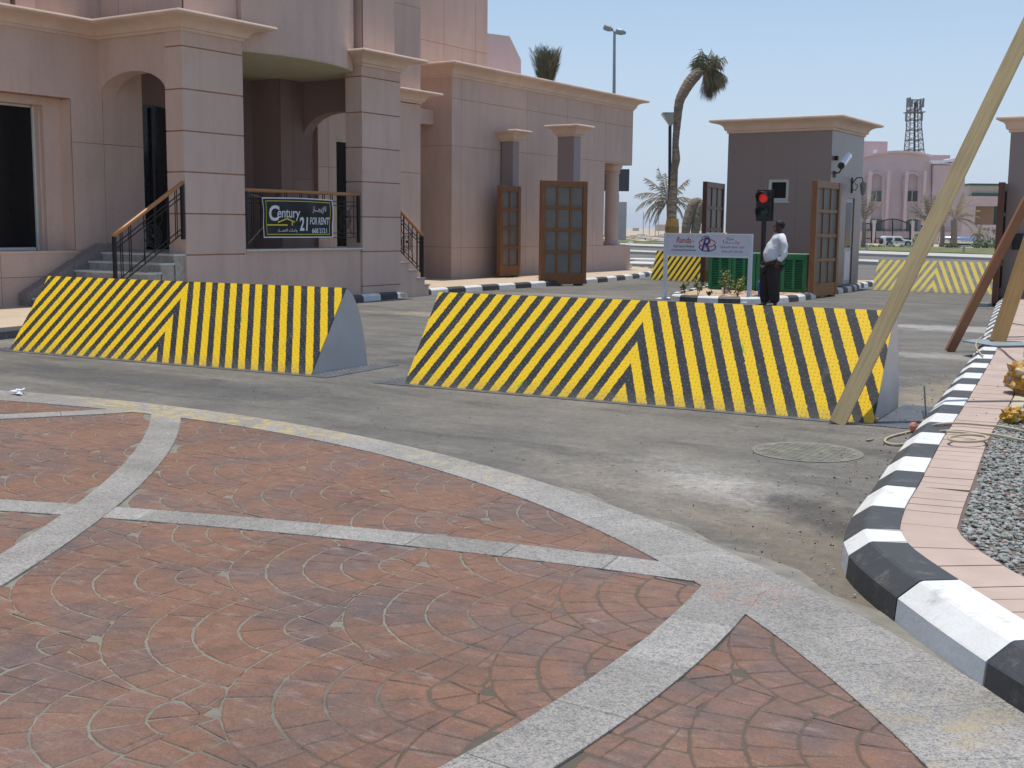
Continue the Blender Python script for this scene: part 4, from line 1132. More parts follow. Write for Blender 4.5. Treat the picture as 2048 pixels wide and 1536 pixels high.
l1 = make_leaf(ln(a,b), 2.82, 3, 4, M['brown_wood']); put_leaf(l1, a, b); tag(l1, 'wide brown gate leaf with glass panes standing on the kerb before the low wing', 'gate leaf', 'open gate leaves')
a, b = (-19.28, 29.75), (-19.02, 30.75)
l2 = make_leaf(1.02, 2.62, 2, 4, M['brown_wood']); put_leaf(l2, (-18.97, 28.88), (-18.93, 29.9), .125); tag(l2, 'narrow orange-brown gate leaf two panes wide against the low wing wall', 'gate leaf', 'open gate leaves')
a, b = (-9.17, 27.08), (-9.13, 28.72)
l3 = make_leaf(ln(a,b), 2.70, 3, 4, M['brown_wood']); put_leaf(l3, a, b); tag(l3, 'brown gate leaf with glass panes beside the gatehouse, right of the man', 'gate leaf', 'open gate leaves')
a, b = (-14.16, 32.3), (-14.45, 34.3)
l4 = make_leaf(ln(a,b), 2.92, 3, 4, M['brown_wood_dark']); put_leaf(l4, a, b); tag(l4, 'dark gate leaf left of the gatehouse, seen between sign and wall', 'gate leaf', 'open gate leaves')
a, b = (-5.16, 27.2), (-5.42, 29.0)
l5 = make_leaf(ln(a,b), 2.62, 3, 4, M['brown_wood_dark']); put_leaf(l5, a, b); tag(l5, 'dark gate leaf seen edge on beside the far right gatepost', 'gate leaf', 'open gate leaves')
mb = MB(); mb.ball((-5.5,26.9,.1), .1, 8, (1,1,.7), .2); mb.box(-5.55,-5.2,26.75,26.95,0,.08); lk = obj('gate_stop', mb, M['steel'], None); tag(lk, 'small grey metal gate stop lying at the foot of the edge-on gate leaf', 'gate stop')

# gate pillars
def gate_pillar(x0, x1, y0, y1, zt, proj, label, base=0.12):
    c = Vector(((x0+x1)/2, (y0+y1)/2, base)); root = emp('gate_pillar', c); tag(root, label, 'pillar')
    mb = MB(); mb.box(x0, x1, y0, y1, base, zt); obj('shaft', mb, M['granite_wall'] if x1 > -10 else M['pillar_stone'], root, bevel=.01)
    cornice(root, [(x0,y0),(x1,y0),(x1,y1),(x0,y1)], zt-.02, zt+.30, proj, closed=True, name='capital')
    mb = MB(); mb.box(x0-proj+.05, x1+proj-.05, y0-proj+.05, y1+proj-.05, zt+.22, zt+.295); obj('cap_slab', mb, M['cornice'], root)
    return root
gate_pillar(-18.05, -17.5, 30.55, 30.95, 4.2, .30, 'slender granite gate pillar with flared cap behind the wide gate leaf')
gate_pillar(-19.45, -19.05, 29.72, 30.05, 4.05, .28, 'small granite gate pillar with flared cap against the low wing wall')
rp = gate_pillar(-5.18, -3.2, 27.9, 31, 3.72, .27, 'dark granite gatepost cut off by the right edge of the picture', .0)
mb = MB(); mb.box(-5.0, -4.7, 27.84, 27.9, 1.2, 1.55); obj('intercom_box', mb, M['black'], rp)

# ------------------------------------------------------------------ gatehouse
gh = emp('gatehouse', (-11.1, 31.3, .12)); tag(gh, 'small square grey-mauve granite gatehouse with a wide cream cornice', 'gatehouse')
gx0, gx1, gy0, gy1 = -12.55, -9.78, 30.05, 32.75
clad(gh, 'Y', gy0, -1, [gx0, -11.6, -10.65, gx1-.002], [.12, .98, 2.1, 4.08], holes=[(-11.42,-10.86,2.30,2.86)], th=.25, mat='granite_wall', gap=.0015)
clad(gh, 'X', gx1+.001, 1, [gy0+.004, 31.0, 32.0, gy1], [.12, 1.1, 2.1, 4.08], holes=[(31.45,32.15,.16,2.42)], th=.25, mat='granite_side', gap=.0015)
mb = MB(); mb.box(gx0-.005, gx0+.25, gy0+.3, gy1, .12, 4.08); mb.box(gx0+.25, gx1-.28, gy1-.25, gy1-.002, .12, 4.08); obj('rear_walls', mb, M['granite_wall'], gh)
mb = MB(); mb.box(gx0-.03, gx0+.0, gy0+.9, gy0+1.1, 2.3, 2.75); obj('side_lamp', mb, M['granite_wall'], gh)
mb = MB(); mb.box(gx0+.02, gx1-.02, gy0+.02, gy1-.02, 4.10, 4.3); obj('roof', mb, M['cornice'], gh)
mb = MB(); mb.box(gx0-.33, gx1+.33, gy0-.33, gy1+.33, 4.33, 4.385); obj('roof_slab', mb, M['cornice'], gh)
cornice(gh, [(gx0,gy0),(gx1,gy0),(gx1,gy1),(gx0,gy1)], 4.06, 4.40, .40, closed=True)
wn = MB(); wn.box(-11.36,-10.92,gy0+.10,gy0+.115,2.36,2.80); wn = obj('window', wn, M['glass_dark'], gh)
mb = MB()
for (a,b,c,d) in ((-11.42,-11.34,2.30,2.86),(-10.94,-10.86,2.30,2.86),(-11.34,-10.94,2.30,2.38),(-11.34,-10.94,2.79,2.86)): mb.box(a,b,gy0+.04,gy0+.12,c,d)
mb.box(-11.46,-10.82,gy0-.03,gy0+.1,2.265,2.298); obj('frame', mb, M['alu'], wn)
dm = MB(); dm.box(gx1-.10, gx1-.04, 31.45, 32.15, .16, 2.42); dm = obj('door', dm, M['alu'], gh)
mb = MB(); mb.box(gx1-.039, gx1-.03, 31.57, 32.03, 1.12, 2.30); obj('pane', mb, M['glass_dark'], dm)
mb = MB(); mb.box(gx1-.039, gx1-.02, 31.57, 32.03, .26, 1.02); obj('lower_panel', mb, M['white'], dm)
mb = MB(); mb.tube([(gx1-.03,32.09,1.15),(gx1+.03,32.09,1.15),(gx1+.03,31.98,1.15)], .012, 6); obj('handle', mb, M['steel'], dm)
# camera on the side wall
cm = emp('security_camera', (gx1+.01, 30.35, 3.0)); tag(cm, 'white cylindrical security camera on a bracket near the gatehouse corner', 'camera')
mb = MB(); mb.tube([(-9.45,29.83,3.17),(-9.45,30.36,3.43)], .10, 14); obj('housing', mb, M['white'], cm, smooth=False)
mb = MB(); mb.tube([(-9.45,29.80,3.155),(-9.45,29.83,3.17)], .085, 14); obj('lens', mb, M['black'], cm)
mb = MB(); mb.tube([(gx1,30.35,3.0),(gx1+.13,30.33,3.02),(gx1+.32,30.15,3.24)], .018, 6); mb.box(gx1,gx1+.03,30.28,30.42,2.9,3.06)
mb.tube([(gx1+.0,30.33,3.38),(gx1+.09,30.33,3.38)], .06, 10); obj('bracket', mb, M['black'], cm)
wl = emp('wall_lantern', (gx1+.01, 31.85, 2.6)); tag(wl, 'ornate black wall lantern beside the gatehouse door', 'lantern')
mb = MB(); mb.box(gx1+.002,gx1+.02,31.79,31.91,2.55,2.95); mb.tube([(gx1+.01,31.85,2.8),(gx1+.12,31.85,2.95),(gx1+.26,31.85,2.95),(gx1+.30,31.85,2.8)], .016, 6)
mb.tube([(gx1+.01,31.85,2.65),(gx1+.10,31.85,2.62),(gx1+.16,31.85,2.74),(gx1+.08,31.85,2.8)], .012, 6); obj('arm', mb, M['black'], wl, smooth=True)
mb = MB(); mb.tube([(gx1+.30,31.85,2.84),(gx1+.30,31.85,2.80),(gx1+.30,31.85,2.70),(gx1+.30,31.85,2.52),(gx1+.30,31.85,2.48)], [.02,.09,.085,.05,.015], 8); obj('lamp_body', mb, mk('lantern_glass', (.25,.25,.2), .3), wl)

# ------------------------------------------------------------------ traffic island
IK = [(-9.75,36.2),(-9.78,33.5),(-9.42,31.2),(-9.28,29.2),(-9.10,27.3),(-9.02,25.9),(-9.28,24.75),(-9.75,24.25),(-10.5,24.05),(-11.1,24.12),(-11.55,24.6),(-11.95,26),(-12.5,28.6),(-13.2,31.5),(-13.9,34.5)]
KI = [(0,-.02),(.015,.10),(.05,.135),(.07,.14),(.17,.14),(.17,-.02)]
ki, ipath = kerb('kerb', IK, 1, [.47*i for i in range(90)], 1, KI)
g = MB(); ip = offset_path(ipath, .16); g.prism([(p.x,p.y) for p in ip[::4]], -.02, .10) if True else None
isl = struct('traffic_island', g, M['sand'], at_=(-10.5, 27, 0))
mb = MB()
for i in range(80):
    x = random.uniform(-11.2,-9.5); y = random.uniform(24.6,27.6); mb.ball((x,y,.10), random.uniform(.015,.06), 6, (1,1,.6), .3)
obj('soil_clods', mb, M['sand'], isl, kind='stuff')

# green ventilated screens in front of the gatehouse
def green_screen(x0, w_, y, label):
    root = emp('green_crate', (x0, y, .1)); tag(root, label, 'crate', 'green louvred crates in front of the gatehouse')
    h_ = .90; z0 = .11
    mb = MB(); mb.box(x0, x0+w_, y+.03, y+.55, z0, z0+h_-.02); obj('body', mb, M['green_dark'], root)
    mb = MB(); mb.box(x0, x0+.09, y-.02, y+.03, z0, z0+h_-.02); mb.box(x0+w_-.09, x0+w_, y-.02, y+.03, z0, z0+h_-.02)
    mb.box(x0+.09, x0+w_-.09, y-.02, y+.03, z0, z0+.07); mb.box(x0+.09, x0+w_-.09, y-.02, y+.03, z0+h_-.14, z0+h_-.02)
    mb.box(x0+w_/2-.035, x0+w_/2+.035, y-.015, y+.03, z0+.07, z0+h_-.14); obj('frame', mb, M['green'], root)
    mb = MB(); mb.box(x0-.004, x0+w_+.004, y-.03, y+.56, z0+h_-.02, z0+h_); obj('lid', mb, M['leaf_edge'], root)
    n = 11
    for s_ in (0, 1):
        xa = x0+.095 if s_ == 0 else x0+w_/2+.04; xb = x0+w_/2-.04 if s_ == 0 else x0+w_-.095
        for k in range(n):
            z = z0+.09+(h_-.25)*k/n; mb = MB()
            mb.add([(xa,y-.012,z),(xb,y-.012,z),(xb,y+.022,z+.028),(xa,y+.022,z+.028),(xa,y-.012,z+.012),(xb,y-.012,z+.012),(xb,y+.022,z+.04),(xa,y+.022,z+.04)],
                   [(0,1,5,4),(3,2,1,0),(4,5,6,7),(1,2,6,5),(0,4,7,3)]); obj('slat', mb, M['green'], root)
    return root
M['leaf_edge'] = mk('pale_green_edge', (.25,.42,.28), .5, .08)
green_screen(-11.98, .60, 27.72, 'green louvred crate at the far left end of the row, beside the dark gate leaf')
green_screen(-11.36, .60, 27.72, 'green louvred crate right behind the island plants, left of the traffic light')
green_screen(-10.74, .60, 27.72, 'middle green louvred crate, directly behind the traffic light pole')
green_screen(-10.12, .62, 27.72, 'rightmost green louvred crate, between the man and the gate leaf')

# traffic light
tl = emp('traffic_light', (-9.83, 25.9, .1)); tag(tl, 'two-lamp black traffic light on a pole showing red beside the man', 'traffic light')
tp = Vector((-9.90, 25.9)); fd = Vector((.54, -.84)).normalized(); sdv = Vector((.84, .54))   # lamp faces down the road
fd = (Vector((0,0))-tp).normalized()*.9+Vector((-.3,-.3)); fd.normalize(); sdv = Vector((-fd.y, fd.x))
mb = MB(); mb.tube([(tp.x,tp.y,.09),(tp.x,tp.y,1.80)], .055, 12); mb.tube([(tp.x,tp.y,.09),(tp.x,tp.y,.11)], .12, 12); obj('pole', mb, M['black'], tl, smooth=False)
mb = MB(); c0 = tp+fd*.0
q = [tp+sdv*(.165*a)+fd*(.10*b) for a, b in ((-1,-1),(1,-1),(1,1),(-1,1))]; mb.prism([(p.x,p.y) for p in q][::-1], 1.80, 2.42)
q = [tp+sdv*(.20*a)+fd*(.01*b-.03) for a, b in ((-1,-1),(1,-1),(1,1),(-1,1))]; mb.prism([(p.x,p.y) for p in q][::-1], 1.765, 2.46); obj('housing', mb, M['black'], tl, bevel=.008)
M['lampred'], n_t, b_t = nodes('red_signal_lens'); b_t.inputs['Base Color'].default_value = (.4,.01,.01,1); b_t.inputs['Emission Color'].default_value = (1,.04,.02,1); b_t.inputs['Emission Strength'].default_value = .26; b_t.inputs['Roughness'].default_value = .3
M['lampgreen'] = mk('dark_green_lens', (.01,.035,.03), .15, .1, bmp=0)
for zc, mt_ in ((2.27, M['lampred']), (1.95, M['lampgreen'])):
    mb = MB(); n = 18; f3 = Vector((fd.x,fd.y,0)); s3 = Vector((sdv.x,sdv.y,0)); c = Vector((tp.x,tp.y,zc))+f3*.10
    vs = [c+f3*.035]+[c+f3*.004+s3*(.10*math.cos(a*2*math.pi/n))+Vector((0,0,.10*math.sin(a*2*math.pi/n))) for a in range(n)]
    mb.add(vs, [(0,1+i,1+(i+1)%n) for i in range(n)]); obj('lens', mb, mt_, tl, smooth=True)
    mb = MB(); vs = []; m_ = 16
    for i in range(m_+1):
        a = R(-35)+R(250)*i/m_; d_ = s3*math.cos(a)+Vector((0,0,math.sin(a)))
        ext = .10+.15*max(0, math.sin(a))
        for rr_ in (.135, .143): vs += [c+d_*rr_, c+d_*rr_+f3*ext]
    fs = []
    for i in range(m_):
        b = i*4; e_ = b+4; fs += [(b, b+1, e_+1, e_), (b+2, e_+2, e_+3, b+3), (b+1, b+3, e_+3, e_+1)]
    mb.add(vs, fs); obj('visor', mb, M['black'], tl, smooth=True)

# ------------------------------------------------------------------ company sign
sg = emp('sign_board', (-10.7, 24.65, 0)); tag(sg, 'white company sign board on two posts standing in front of the island', 'sign')
sa, sb = Vector((-11.72, 24.68, 0)), Vector((-9.68, 24.60, 0)); sx_ = (sb-sa).normalized(); sn = Vector((sx_.y, -sx_.x, 0))
for p in (sa, sb):
    mb = MB(); mb.bar(p+Vector((0,0,.02)), p+Vector((0,0,1.47)), .075, .075, up=(0,1,0)); obj('post', mb, M['sign_grey'], sg)
    mb = MB(); mb.bar(p+sn*-.34+Vector((0,0,.012)), p+sn*.34+Vector((0,0,.012)), .16, .024); mb.bar(p-sx_*.17+Vector((0,0,.014)), p+sx_*.17+Vector((0,0,.014)), .12, .02); obj('foot', mb, M['white'], sg)
mb = MB(); mb.bar(sa+sx_*.04+Vector((0,0,1.225)), sb-sx_*.04+Vector((0,0,1.225)), .035, .46); pn = obj('panel', mb, M['sign_grey'], sg)
mb = MB(); mb.bar(sa-sx_*.035+Vector((0,0,1.465)), sb+sx_*.035+Vector((0,0,1.465)), .08, .03); mb.bar(sa+sx_*.04+Vector((0,0,.985)), sb-sx_*.04+Vector((0,0,.985)), .08, .04); mb.bar(sa+sx_*1.0+Vector((0,0,1.49)), sa+sx_*1.45+Vector((0,0,1.49)), .1, .02); obj('panel_frame', mb, M['white'], sg)
mid = lambda t, z: sa.lerp(sb, t)+sn*.024+Vector((0,0,z))
TS = lambda tx, w_, h_, t, z, mt, **k: text('lettering', tx, w_, h_, mid(t, z), sx_, mt, sg, **k)
TS('Randa', .36, .13, .22, 1.33, M['red_ink'], shear=.25, bold=.004); TS('Co.', .07, .035, .335, 1.305, M['grey_ink'])
TS('Auto Doors-Windows', .52, .058, .225, 1.195, M['grey_ink'], bold=.012); TS('and Hydraulic Road Blocker', .62, .058, .225, 1.105, M['grey_ink'], bold=.012)
TS('R', .22, .30, .485, 1.245, M['navy_ink'], shear=.3, bold=.012)
TS(arabic('شركة'), .17, .08, .765, 1.365, M['navy_ink'], bold=.006); TS(arabic('رنـــدا'), .38, .10, .78, 1.30, M['red_ink'], bold=.008)
TS(arabic('للأبواب والنوافذ الأوتوماتيكية'), .58, .065, .79, 1.195, M['grey_ink'], bold=.006); TS(arabic('والصدادات الهيدروليكية'), .50, .065, .79, 1.10, M['grey_ink'], bold=.006)
mb = MB()
def ell(t, z, rx, rz, w_, mi, a0=0, a1=2*math.pi, off=.001):
    c = mid(t, z)+sn*off; vs = []; fs = []; n = 32
    for i in range(n+1):
        a = a0+(a1-a0)*i/n
        for q in (-w_/2, w_/2): vs.append(c+sx_*((rx+q)*math.cos(a))+Vector((0,0,(rz+q)*math.sin(a))))
    mb.add(vs, [(i*2, i*2+2, i*2+3, i*2+1) for i in range(n)], mi)
ell(.50, 1.27, .195, .085, .02, 0); ell(.505, 1.18, .195, .085, .022, 1, R(150), R(400), .002); ell(.485, 1.33, .10, .09, .014, 1, R(40), R(200), .002)
obj('ring_emblem', mb, [M['red_ink'], M['navy_ink']], sg)
mb = MB(); mb.ball((-9.60,24.95,.42), .05, 8, (1,1,1.1)); mb.tube([(-9.60,24.95,.1),(-9.60,24.95,.38)], .02, 6); bp_ = obj('blue_tap', mb, [M['blue']], None); tag(bp_, 'small blue capped stub standing on the island behind the right sign post', 'pipe')

# ------------------------------------------------------------------ man
def skin(name, verts, edges, radii, mat, parent, lvl=2, extra=None):
    me = bpy.data.meshes.new(name); me.from_pydata(verts, edges, []); o = bpy.data.objects.new(name, me); COL.objects.link(o)
    sk = o.modifiers.new('skin', 'SKIN'); sk.use_smooth_shade = True
    if not me.skin_vertices: o.data.attributes.new('x', 'FLOAT', 'POINT')
    for i, r_ in enumerate(radii):
        me.skin_vertices[0].data[i].radius = r_ if isinstance(r_, tuple) else (r_, r_)
        me.skin_vertices[0].data[i].use_root = (i == 0)
    sb = o.modifiers.new('sub', 'SUBSURF'); sb.levels = lvl; sb.render_levels = lvl
    dg = bpy.context.evaluated_depsgraph_get(); dg.update()
    m2 = bpy.data.meshes.new_from_object(o.evaluated_get(dg))
    mb = MB(); mb.add([v.co.copy() for v in m2.vertices], [tuple(p.vertices) for p in m2.polygons]); bpy.data.objects.remove(o)
    if extra: extra(mb)
    return obj(name, mb, mat, parent, smooth=True, local=True)
man = emp('person'); tag(man, 'man in a white shirt and black trousers standing in profile beside the traffic light', 'person')
V = [(.02,0,.95),(.03,0,1.08),(-.04,0,1.25),(-.10,0,1.40),(-.12,0,1.50),(-.105,0,1.57),(-.09,0,1.65),(-.095,0,1.72),
     (-.12,.12,1.42),(-.13,.20,1.39),(-.17,.26,1.12),(-.05,.27,.92),(-.02,.27,.865),
     (-.12,-.12,1.42),(-.13,-.20,1.39),(-.13,-.27,1.13),(.07,-.24,.94),(.12,-.23,.90),
     (.0,.10,.88),(.0,.11,.48),(-.05,.12,.10),(-.04,.12,.05),(.11,.15,.035),
     (.06,-.10,.88),(.12,-.11,.48),(.10,-.12,.10),(.11,-.12,.05),(.26,-.15,.035)]
Ed = [(0,1),(1,2),(2,3),(3,4),(4,5),(5,6),(6,7),(3,8),(8,9),(9,10),(10,11),(11,12),(3,13),(13,14),(14,15),(15,16),(16,17),(0,18),(18,19),(19,20),(20,21),(21,22),(0,23),(23,24),(24,25),(25,26),(26,27)]
Rd = [.13,.135,.125,.10,.055,.062,.088,.07, .07,.062,.045,.03,.034, .07,.062,.045,.03,.034, .095,.06,.04,.038,.032, .095,.06,.04,.038,.032]
# fingers: four unequal and a thumb on each hand, slightly curled
for wi, dx, sgn in ((12, (0.01,0,-1), 1), (17, (.7,.0,-.7), -1)):
    b0 = Vector(V[wi]); d0 = Vector(dx).normalized(); side_ = Vector((1,0,0)) if wi == 12 else Vector((.5,0,.5)).normalized()
    for k, lf in enumerate((.070,.080,.075,.058)):
        base = b0+d0*.028+side_*(.030-.020*k)
        i0 = len(V); V.append(tuple(base)); V.append(tuple(base+d0*lf*.55+Vector((.004,-.006*sgn,0)))); V.append(tuple(base+d0*lf+Vector((.004,-.022*sgn,0)))); Rd += [.0095,.009,.0075]
        Ed += [(wi,i0),(i0,i0+1),(i0+1,i0+2)]
    i0 = len(V); tb = b0+side_*.036+d0*.0; V.append(tuple(tb)); V.append(tuple(tb+side_*.018+d0*.035)); Rd += [.011,.009]; Ed += [(wi,i0),(i0,i0+1)]
def face(mb):
    hc = Vector((-.085,0,1.645))
    mb.ball(hc+Vector((.098,0,-.005)), .019, 8, (1,.8,1.3)); mb.ball(hc+Vector((.090,0,-.052)), .017, 8, (.8,1.5,.5))
    for s_ in (-1,1): mb.ball(hc+Vector((-.005,s_*.083,-.005)), .024, 8, (.8,.35,1.2)); mb.ball(hc+Vector((.082,s_*.033,.018)), .011, 6)
    mb.ball(hc+Vector((.06,0,-.085)), .034, 8, (1,.9,.7))
skin('body', V, Ed, Rd, M['skin'], man, 2, face)
hr = MB(); hr.ball((-.105,0,1.672), .108, 20, (1.02,.86,.93), .02)
cut = MB(); keep = [f for f in hr.f if sum(hr.v[i][2] for i in f)/len(f) > 1.665-(.5*(-.105-sum(hr.v[i][0] for i in f)/len(f)))*2.2 or sum(hr.v[i][0] for i in f)/len(f) < -.15]; cut.v = hr.v; cut.f = keep; cut.mi = [0]*len(keep)
obj('hair', cut, M['hair'], man, smooth=True, local=True)
SV = [(.03,0,.90),(.055,0,1.11),(-.03,0,1.27),(-.095,0,1.40),(-.115,0,1.475),(-.12,.12,1.425),(-.135,.205,1.385),(-.175,.262,1.12),(-.06,.27,.945),(-.12,-.12,1.425),(-.135,-.205,1.385),(-.13,-.27,1.13),(.02,-.25,.985)]
SE = [(0,1),(1,2),(2,3),(3,4),(3,5),(5,6),(6,7),(7,8),(3,9),(9,10),(10,11),(11,12)]
SR = [(.19,.17),(.20,.18),(.17,.155),.12,.07,.095,.088,.072,.052,.095,.088,.068,.052]
sh_o = skin('shirt', SV, SE, SR, M['shirt'], man, 2)
for q in sh_o.data.vertices:      # folds
    z = q.co.z; q.co.x += .009*math.sin(z*34+q.co.y*14); q.co.y += .008*math.sin(z*30+q.co.x*20)
mb = MB(); mb.tube([(-.12+.075*math.cos(a*math.pi/8),.07*math.sin(a*math.pi/8),1.485+.012*math.cos(a*math.pi/8)) for a in range(17)], .014, 6); obj('collar', mb, M['shirt'], man, smooth=True, local=True)
TV = [(.02,0,.93),(.0,.10,.80),(.0,.11,.48),(-.05,.12,.10),(.06,-.10,.80),(.12,-.11,.48),(.10,-.12,.10)]
skin('trousers', TV, [(0,1),(1,2),(2,3),(0,4),(4,5),(5,6)], [(.185,.16),.15,.125,.105,.15,.125,.105], M['trousers'], man, 2)
for s_ in (1,-1):
    mb = MB(); mb.ball((.035 if s_ > 0 else .185,s_*.135,.045), .12, 12, (1.15,.42,.42)); obj('shoe', mb, M['black'], man, smooth=True, local=True)
man.location = (-8.62, 23.12, 0); man.rotation_euler = (0, 0, math.atan2(-.54, -.84))

# ------------------------------------------------------------------ timbers
def timber_prop(p0, p1, w_, t_, mat, label, face=None):
    p0 = Vector(p0); p1 = Vector(p1); root = None
    mb = MB(); n = 10; d = (p1-p0).normalized(); L = (p1-p0).length
    fn = face if face is not None else -FWD
    a = d.cross(fn).normalized(); b = d.cross(a).normalized()
    vs = []
    for i in range(n+1):
        x = random.uniform(-.002,.002); 
        for q, r_ in ((-1,-1),(1,-1),(1,1),(-1,1)): vs.append(Vector((q*w_/2+x, r_*t_/2, L*i/n)))
    mb.add(vs, [(3,2,1,0), tuple(n*4+k for k in range(4))]+[(i*4+k, i*4+(k+1)%4, i*4+4+(k+1)%4, i*4+4+k) for i in range(n) for k in range(4)])
    o = obj('timber_prop', mb, mat, None, bevel=.004, at_=(0,0,0)); o.location = p0
    rm = Matrix((( a.x, b.x, d.x), (a.y, b.y, d.y), (a.z, b.z, d.z))); o.rotation_euler = rm.to_euler(); tag(o, label, 'timber', 'timber props leaning to the right')
    return o
dpt = lambda p: (Vector(p)-Vector((0,0,CAM_H))).dot(FWD)
b1 = Vector((-3.02, 9.72, .0)); D1 = dpt(b1)
timber_prop(b1, at(2112, -62, D1*1.02), .135, .05, M['timber_pale'], 'long pale timber prop leaning from the foot of the near road blocker', (-FWD-RT*.42).normalized())
b2 = Vector((-3.66, 16.5, 0)); D2 = dpt(b2)
timber_prop(b2, at(2125, 262, D2*1.0), .13, .05, M['timber_red'], 'reddish brown timber prop standing on the road by the kerb', (-FWD+RT*.3).normalized())
b3 = Vector((-3.02, 16.25, .185)); D3 = dpt(b3)
timber_prop(b3, at(2112, 330, D3*1.0), .20, .06, M['timber_org'], 'orange timber prop standing on the metal plate on the kerb', (-FWD-RT*.4).normalized())
mb = MB(); c = Vector((-3.0, 16.2)); 
mb.prism([(-3.42,16.1),(-2.95,15.62),(-2.62,15.95),(-2.75,16.45),(-3.3,16.45)], .181, .196); tag(obj('base_plate', mb, M['steel'], None), 'grey metal plate under the orange timber prop, lying across the kerb', 'plate')

# ------------------------------------------------------------------ hose, cables
def on_ground(px, py, z):
    r_ = at(px, py, 1)-Vector((0,0,CAM_H)); t = (z-CAM_H)/r_.z; return Vector((0,0,CAM_H))+r_*t
def zoom7(pts, zf):
    return [on_ground(1400+x/2.844, 560+y/2.844, zf(x)) for x, y in pts]
zf = lambda x: .012 if x < 1255 else (.05 if x < 1300 else (.14 if x < 1350 else .192))
hp = zoom7([(1205,858),(1170,868),(1110,882),(1065,898),(1052,918),(1085,934),(1140,936),(1195,922),(1240,895),(1262,868),(1300,840),(1350,822),(1430,814),(1520,816),(1610,824),(1700,832),(1780,846),(1860,862),(1990,880)], zf)
hp2 = zoom7([(1222,915),(1232,900),(1270,880),(1330,866),(1400,858),(1470,856),(1540,864),(1600,872),(1680,880),(1760,896),(1850,914),(1990,935)], zf)
hp3 = zoom7([(1635,905),(1615,888),(1560,880),(1480,882),(1430,892),(1416,904),(1440,914),(1500,919),(1570,918),(1625,908),(1632,896),(1600,884),(1500,868),(1400,862)], lambda x: .205)
def smooth3(P, k=5):
    out = []
    for i in range(len(P)-1):
        a = P[max(i-1,0)]; b = P[i]; c = P[i+1]; d = P[min(i+2,len(P)-1)]
        for q in range(k):
            t = q/k; out.append(.5*((2*b)+(c-a)*t+(2*a-5*b+4*c-d)*t*t+(3*b-a-3*c+d)*t**3))
    return out+[P[-1]]
mb = MB()
for h_ in (hp, hp2, hp3): mb.tube(smooth3(h_), .0095, 8)
tag(obj('hose', mb, M['cable'], None, smooth=True), 'beige hose lying in loops over the black and white kerb', 'hose')
mb = MB(); mb.ball(tuple(hp[0]+Vector((.01,0,.03))), .035, 10, (1,1,1.2), .15); tag(obj('hose_end', mb, mk('pink_rag', (.55,.22,.15), .7), None), 'small reddish wrapped end of the beige hose on the asphalt', 'hose end')
def cable(pts, z, r_, lab, mat='cable_dark'):
    mb = MB(); mb.tube(smooth3([on_ground(x, y, z) for x, y in pts]), r_, 6); tag(obj('cable', mb, M[mat], None, smooth=True), lab, 'cable', 'cables running across the sidewalk')
cable([(1966,712),(1955,700),(1952,688),(1962,675),(1985,668)], .20, .009, 'pale cable curling over the kerb behind the metal plate', 'cable')
cable([(1985,690),(2005,700),(2022,715),(2060,742)], .185, .007, 'thin cable running from the metal plate to the rubbish bag')
cable([(1995,640),(2020,646),(2060,652)], .185, .007, 'farthest thin cable curving over the sidewalk')
cable([(1985,672),(2020,674),(2060,673)], .185, .007, 'straight thin cable crossing the sidewalk beyond the metal plate')
mb = MB(); mb.bar(on_ground(1846,733+85,.02)+Vector((0,0,.2)), on_ground(1853,852,.01), .012, .012); tag(obj('steel_rod', mb, M['black'], None), 'short dark steel rod standing in the asphalt right of the near road blocker', 'rod')
mb = MB(); mb.bar(on_ground(1752,842,.02), on_ground(1778,810,.02), .012, .02); tag(obj('wood_lath', mb, M['timber_pale'], None), 'thin pale lath lying along the end of the near road blocker', 'lath')
mb = MB(); mb.bar(on_ground(1733,881,.01), on_ground(1746,879,.01), .014, .012); tag(obj('wood_chip', mb, M['timber_pale'], None), 'small pale wood chip on the asphalt above the manhole', 'chip')

# rubbish
def bagmat(name, cols, sc_):
    mt, n, b = nodes(name); co = coords(n)
    n.links.new(ramp(n, noise(n, co, sc_, 5, .65, 1.2), [(p_, c_) for p_, c_ in zip((.36,.45,.52,.60), cols)], 'CONSTANT'), b.inputs['Base Color'])
    b.inputs['Roughness'].default_value = .3; bump(n, b, noise(n, co, 22, 6, .75, 1), 1, .03); return mt
M['bag_o'] = bagmat('orange_bag', [(.62,.50,.36), (.70,.28,.02), (.72,.44,.03), (.78,.74,.66)], 8)
M['bag_y'] = bagmat('yellow_bag', [(.70,.26,.03), (.72,.50,.05), (.75,.70,.55), (.72,.42,.05)], 14)
M['bag_w'] = bagmat('clear_bag', [(.50,.60,.50), (.66,.72,.66), (.70,.55,.15), (.62,.68,.62)], 14)
def bag(name, c, r_, sc_, mats, lab, cat='rubbish bag'):
    mb = MB(); mb.ball((0,0,0), 1, 34, (1,1,1), 0); vs = []
    for (x,y,z) in mb.v:
        n_1 = math.sin(x*7.1+y*3.3+c[0])*math.cos(z*6.3+x*2)+.6*math.sin(y*11+z*9)-.9*abs(math.sin(x*5+y*6+z*4)); k = r_*(1+.15*n_1+random.uniform(-.035,.035))
        vs.append((c[0]+x*k*sc_[0], c[1]+y*k*sc_[1], max(.168, c[2]+z*k*sc_[2])))
    mb.v = vs
    o = obj(name, mb, mats, None, smooth=False); 
    for p in o.data.polygons: p.material_index = 0 if math.sin(p.center.x*19+p.center.z*23+p.center.y*11) > -.35 else len(mats)-1
    tag(o, lab, cat); return o
q = on_ground(2052, 790, .168); bag('rubbish_bag', (q.x+.02, q.y+.1, .31), .22, (1.05,1,.82), [M['bag_o'], M['bag_y']], 'orange and yellow rubbish bag lying on the beige paving at the right edge')
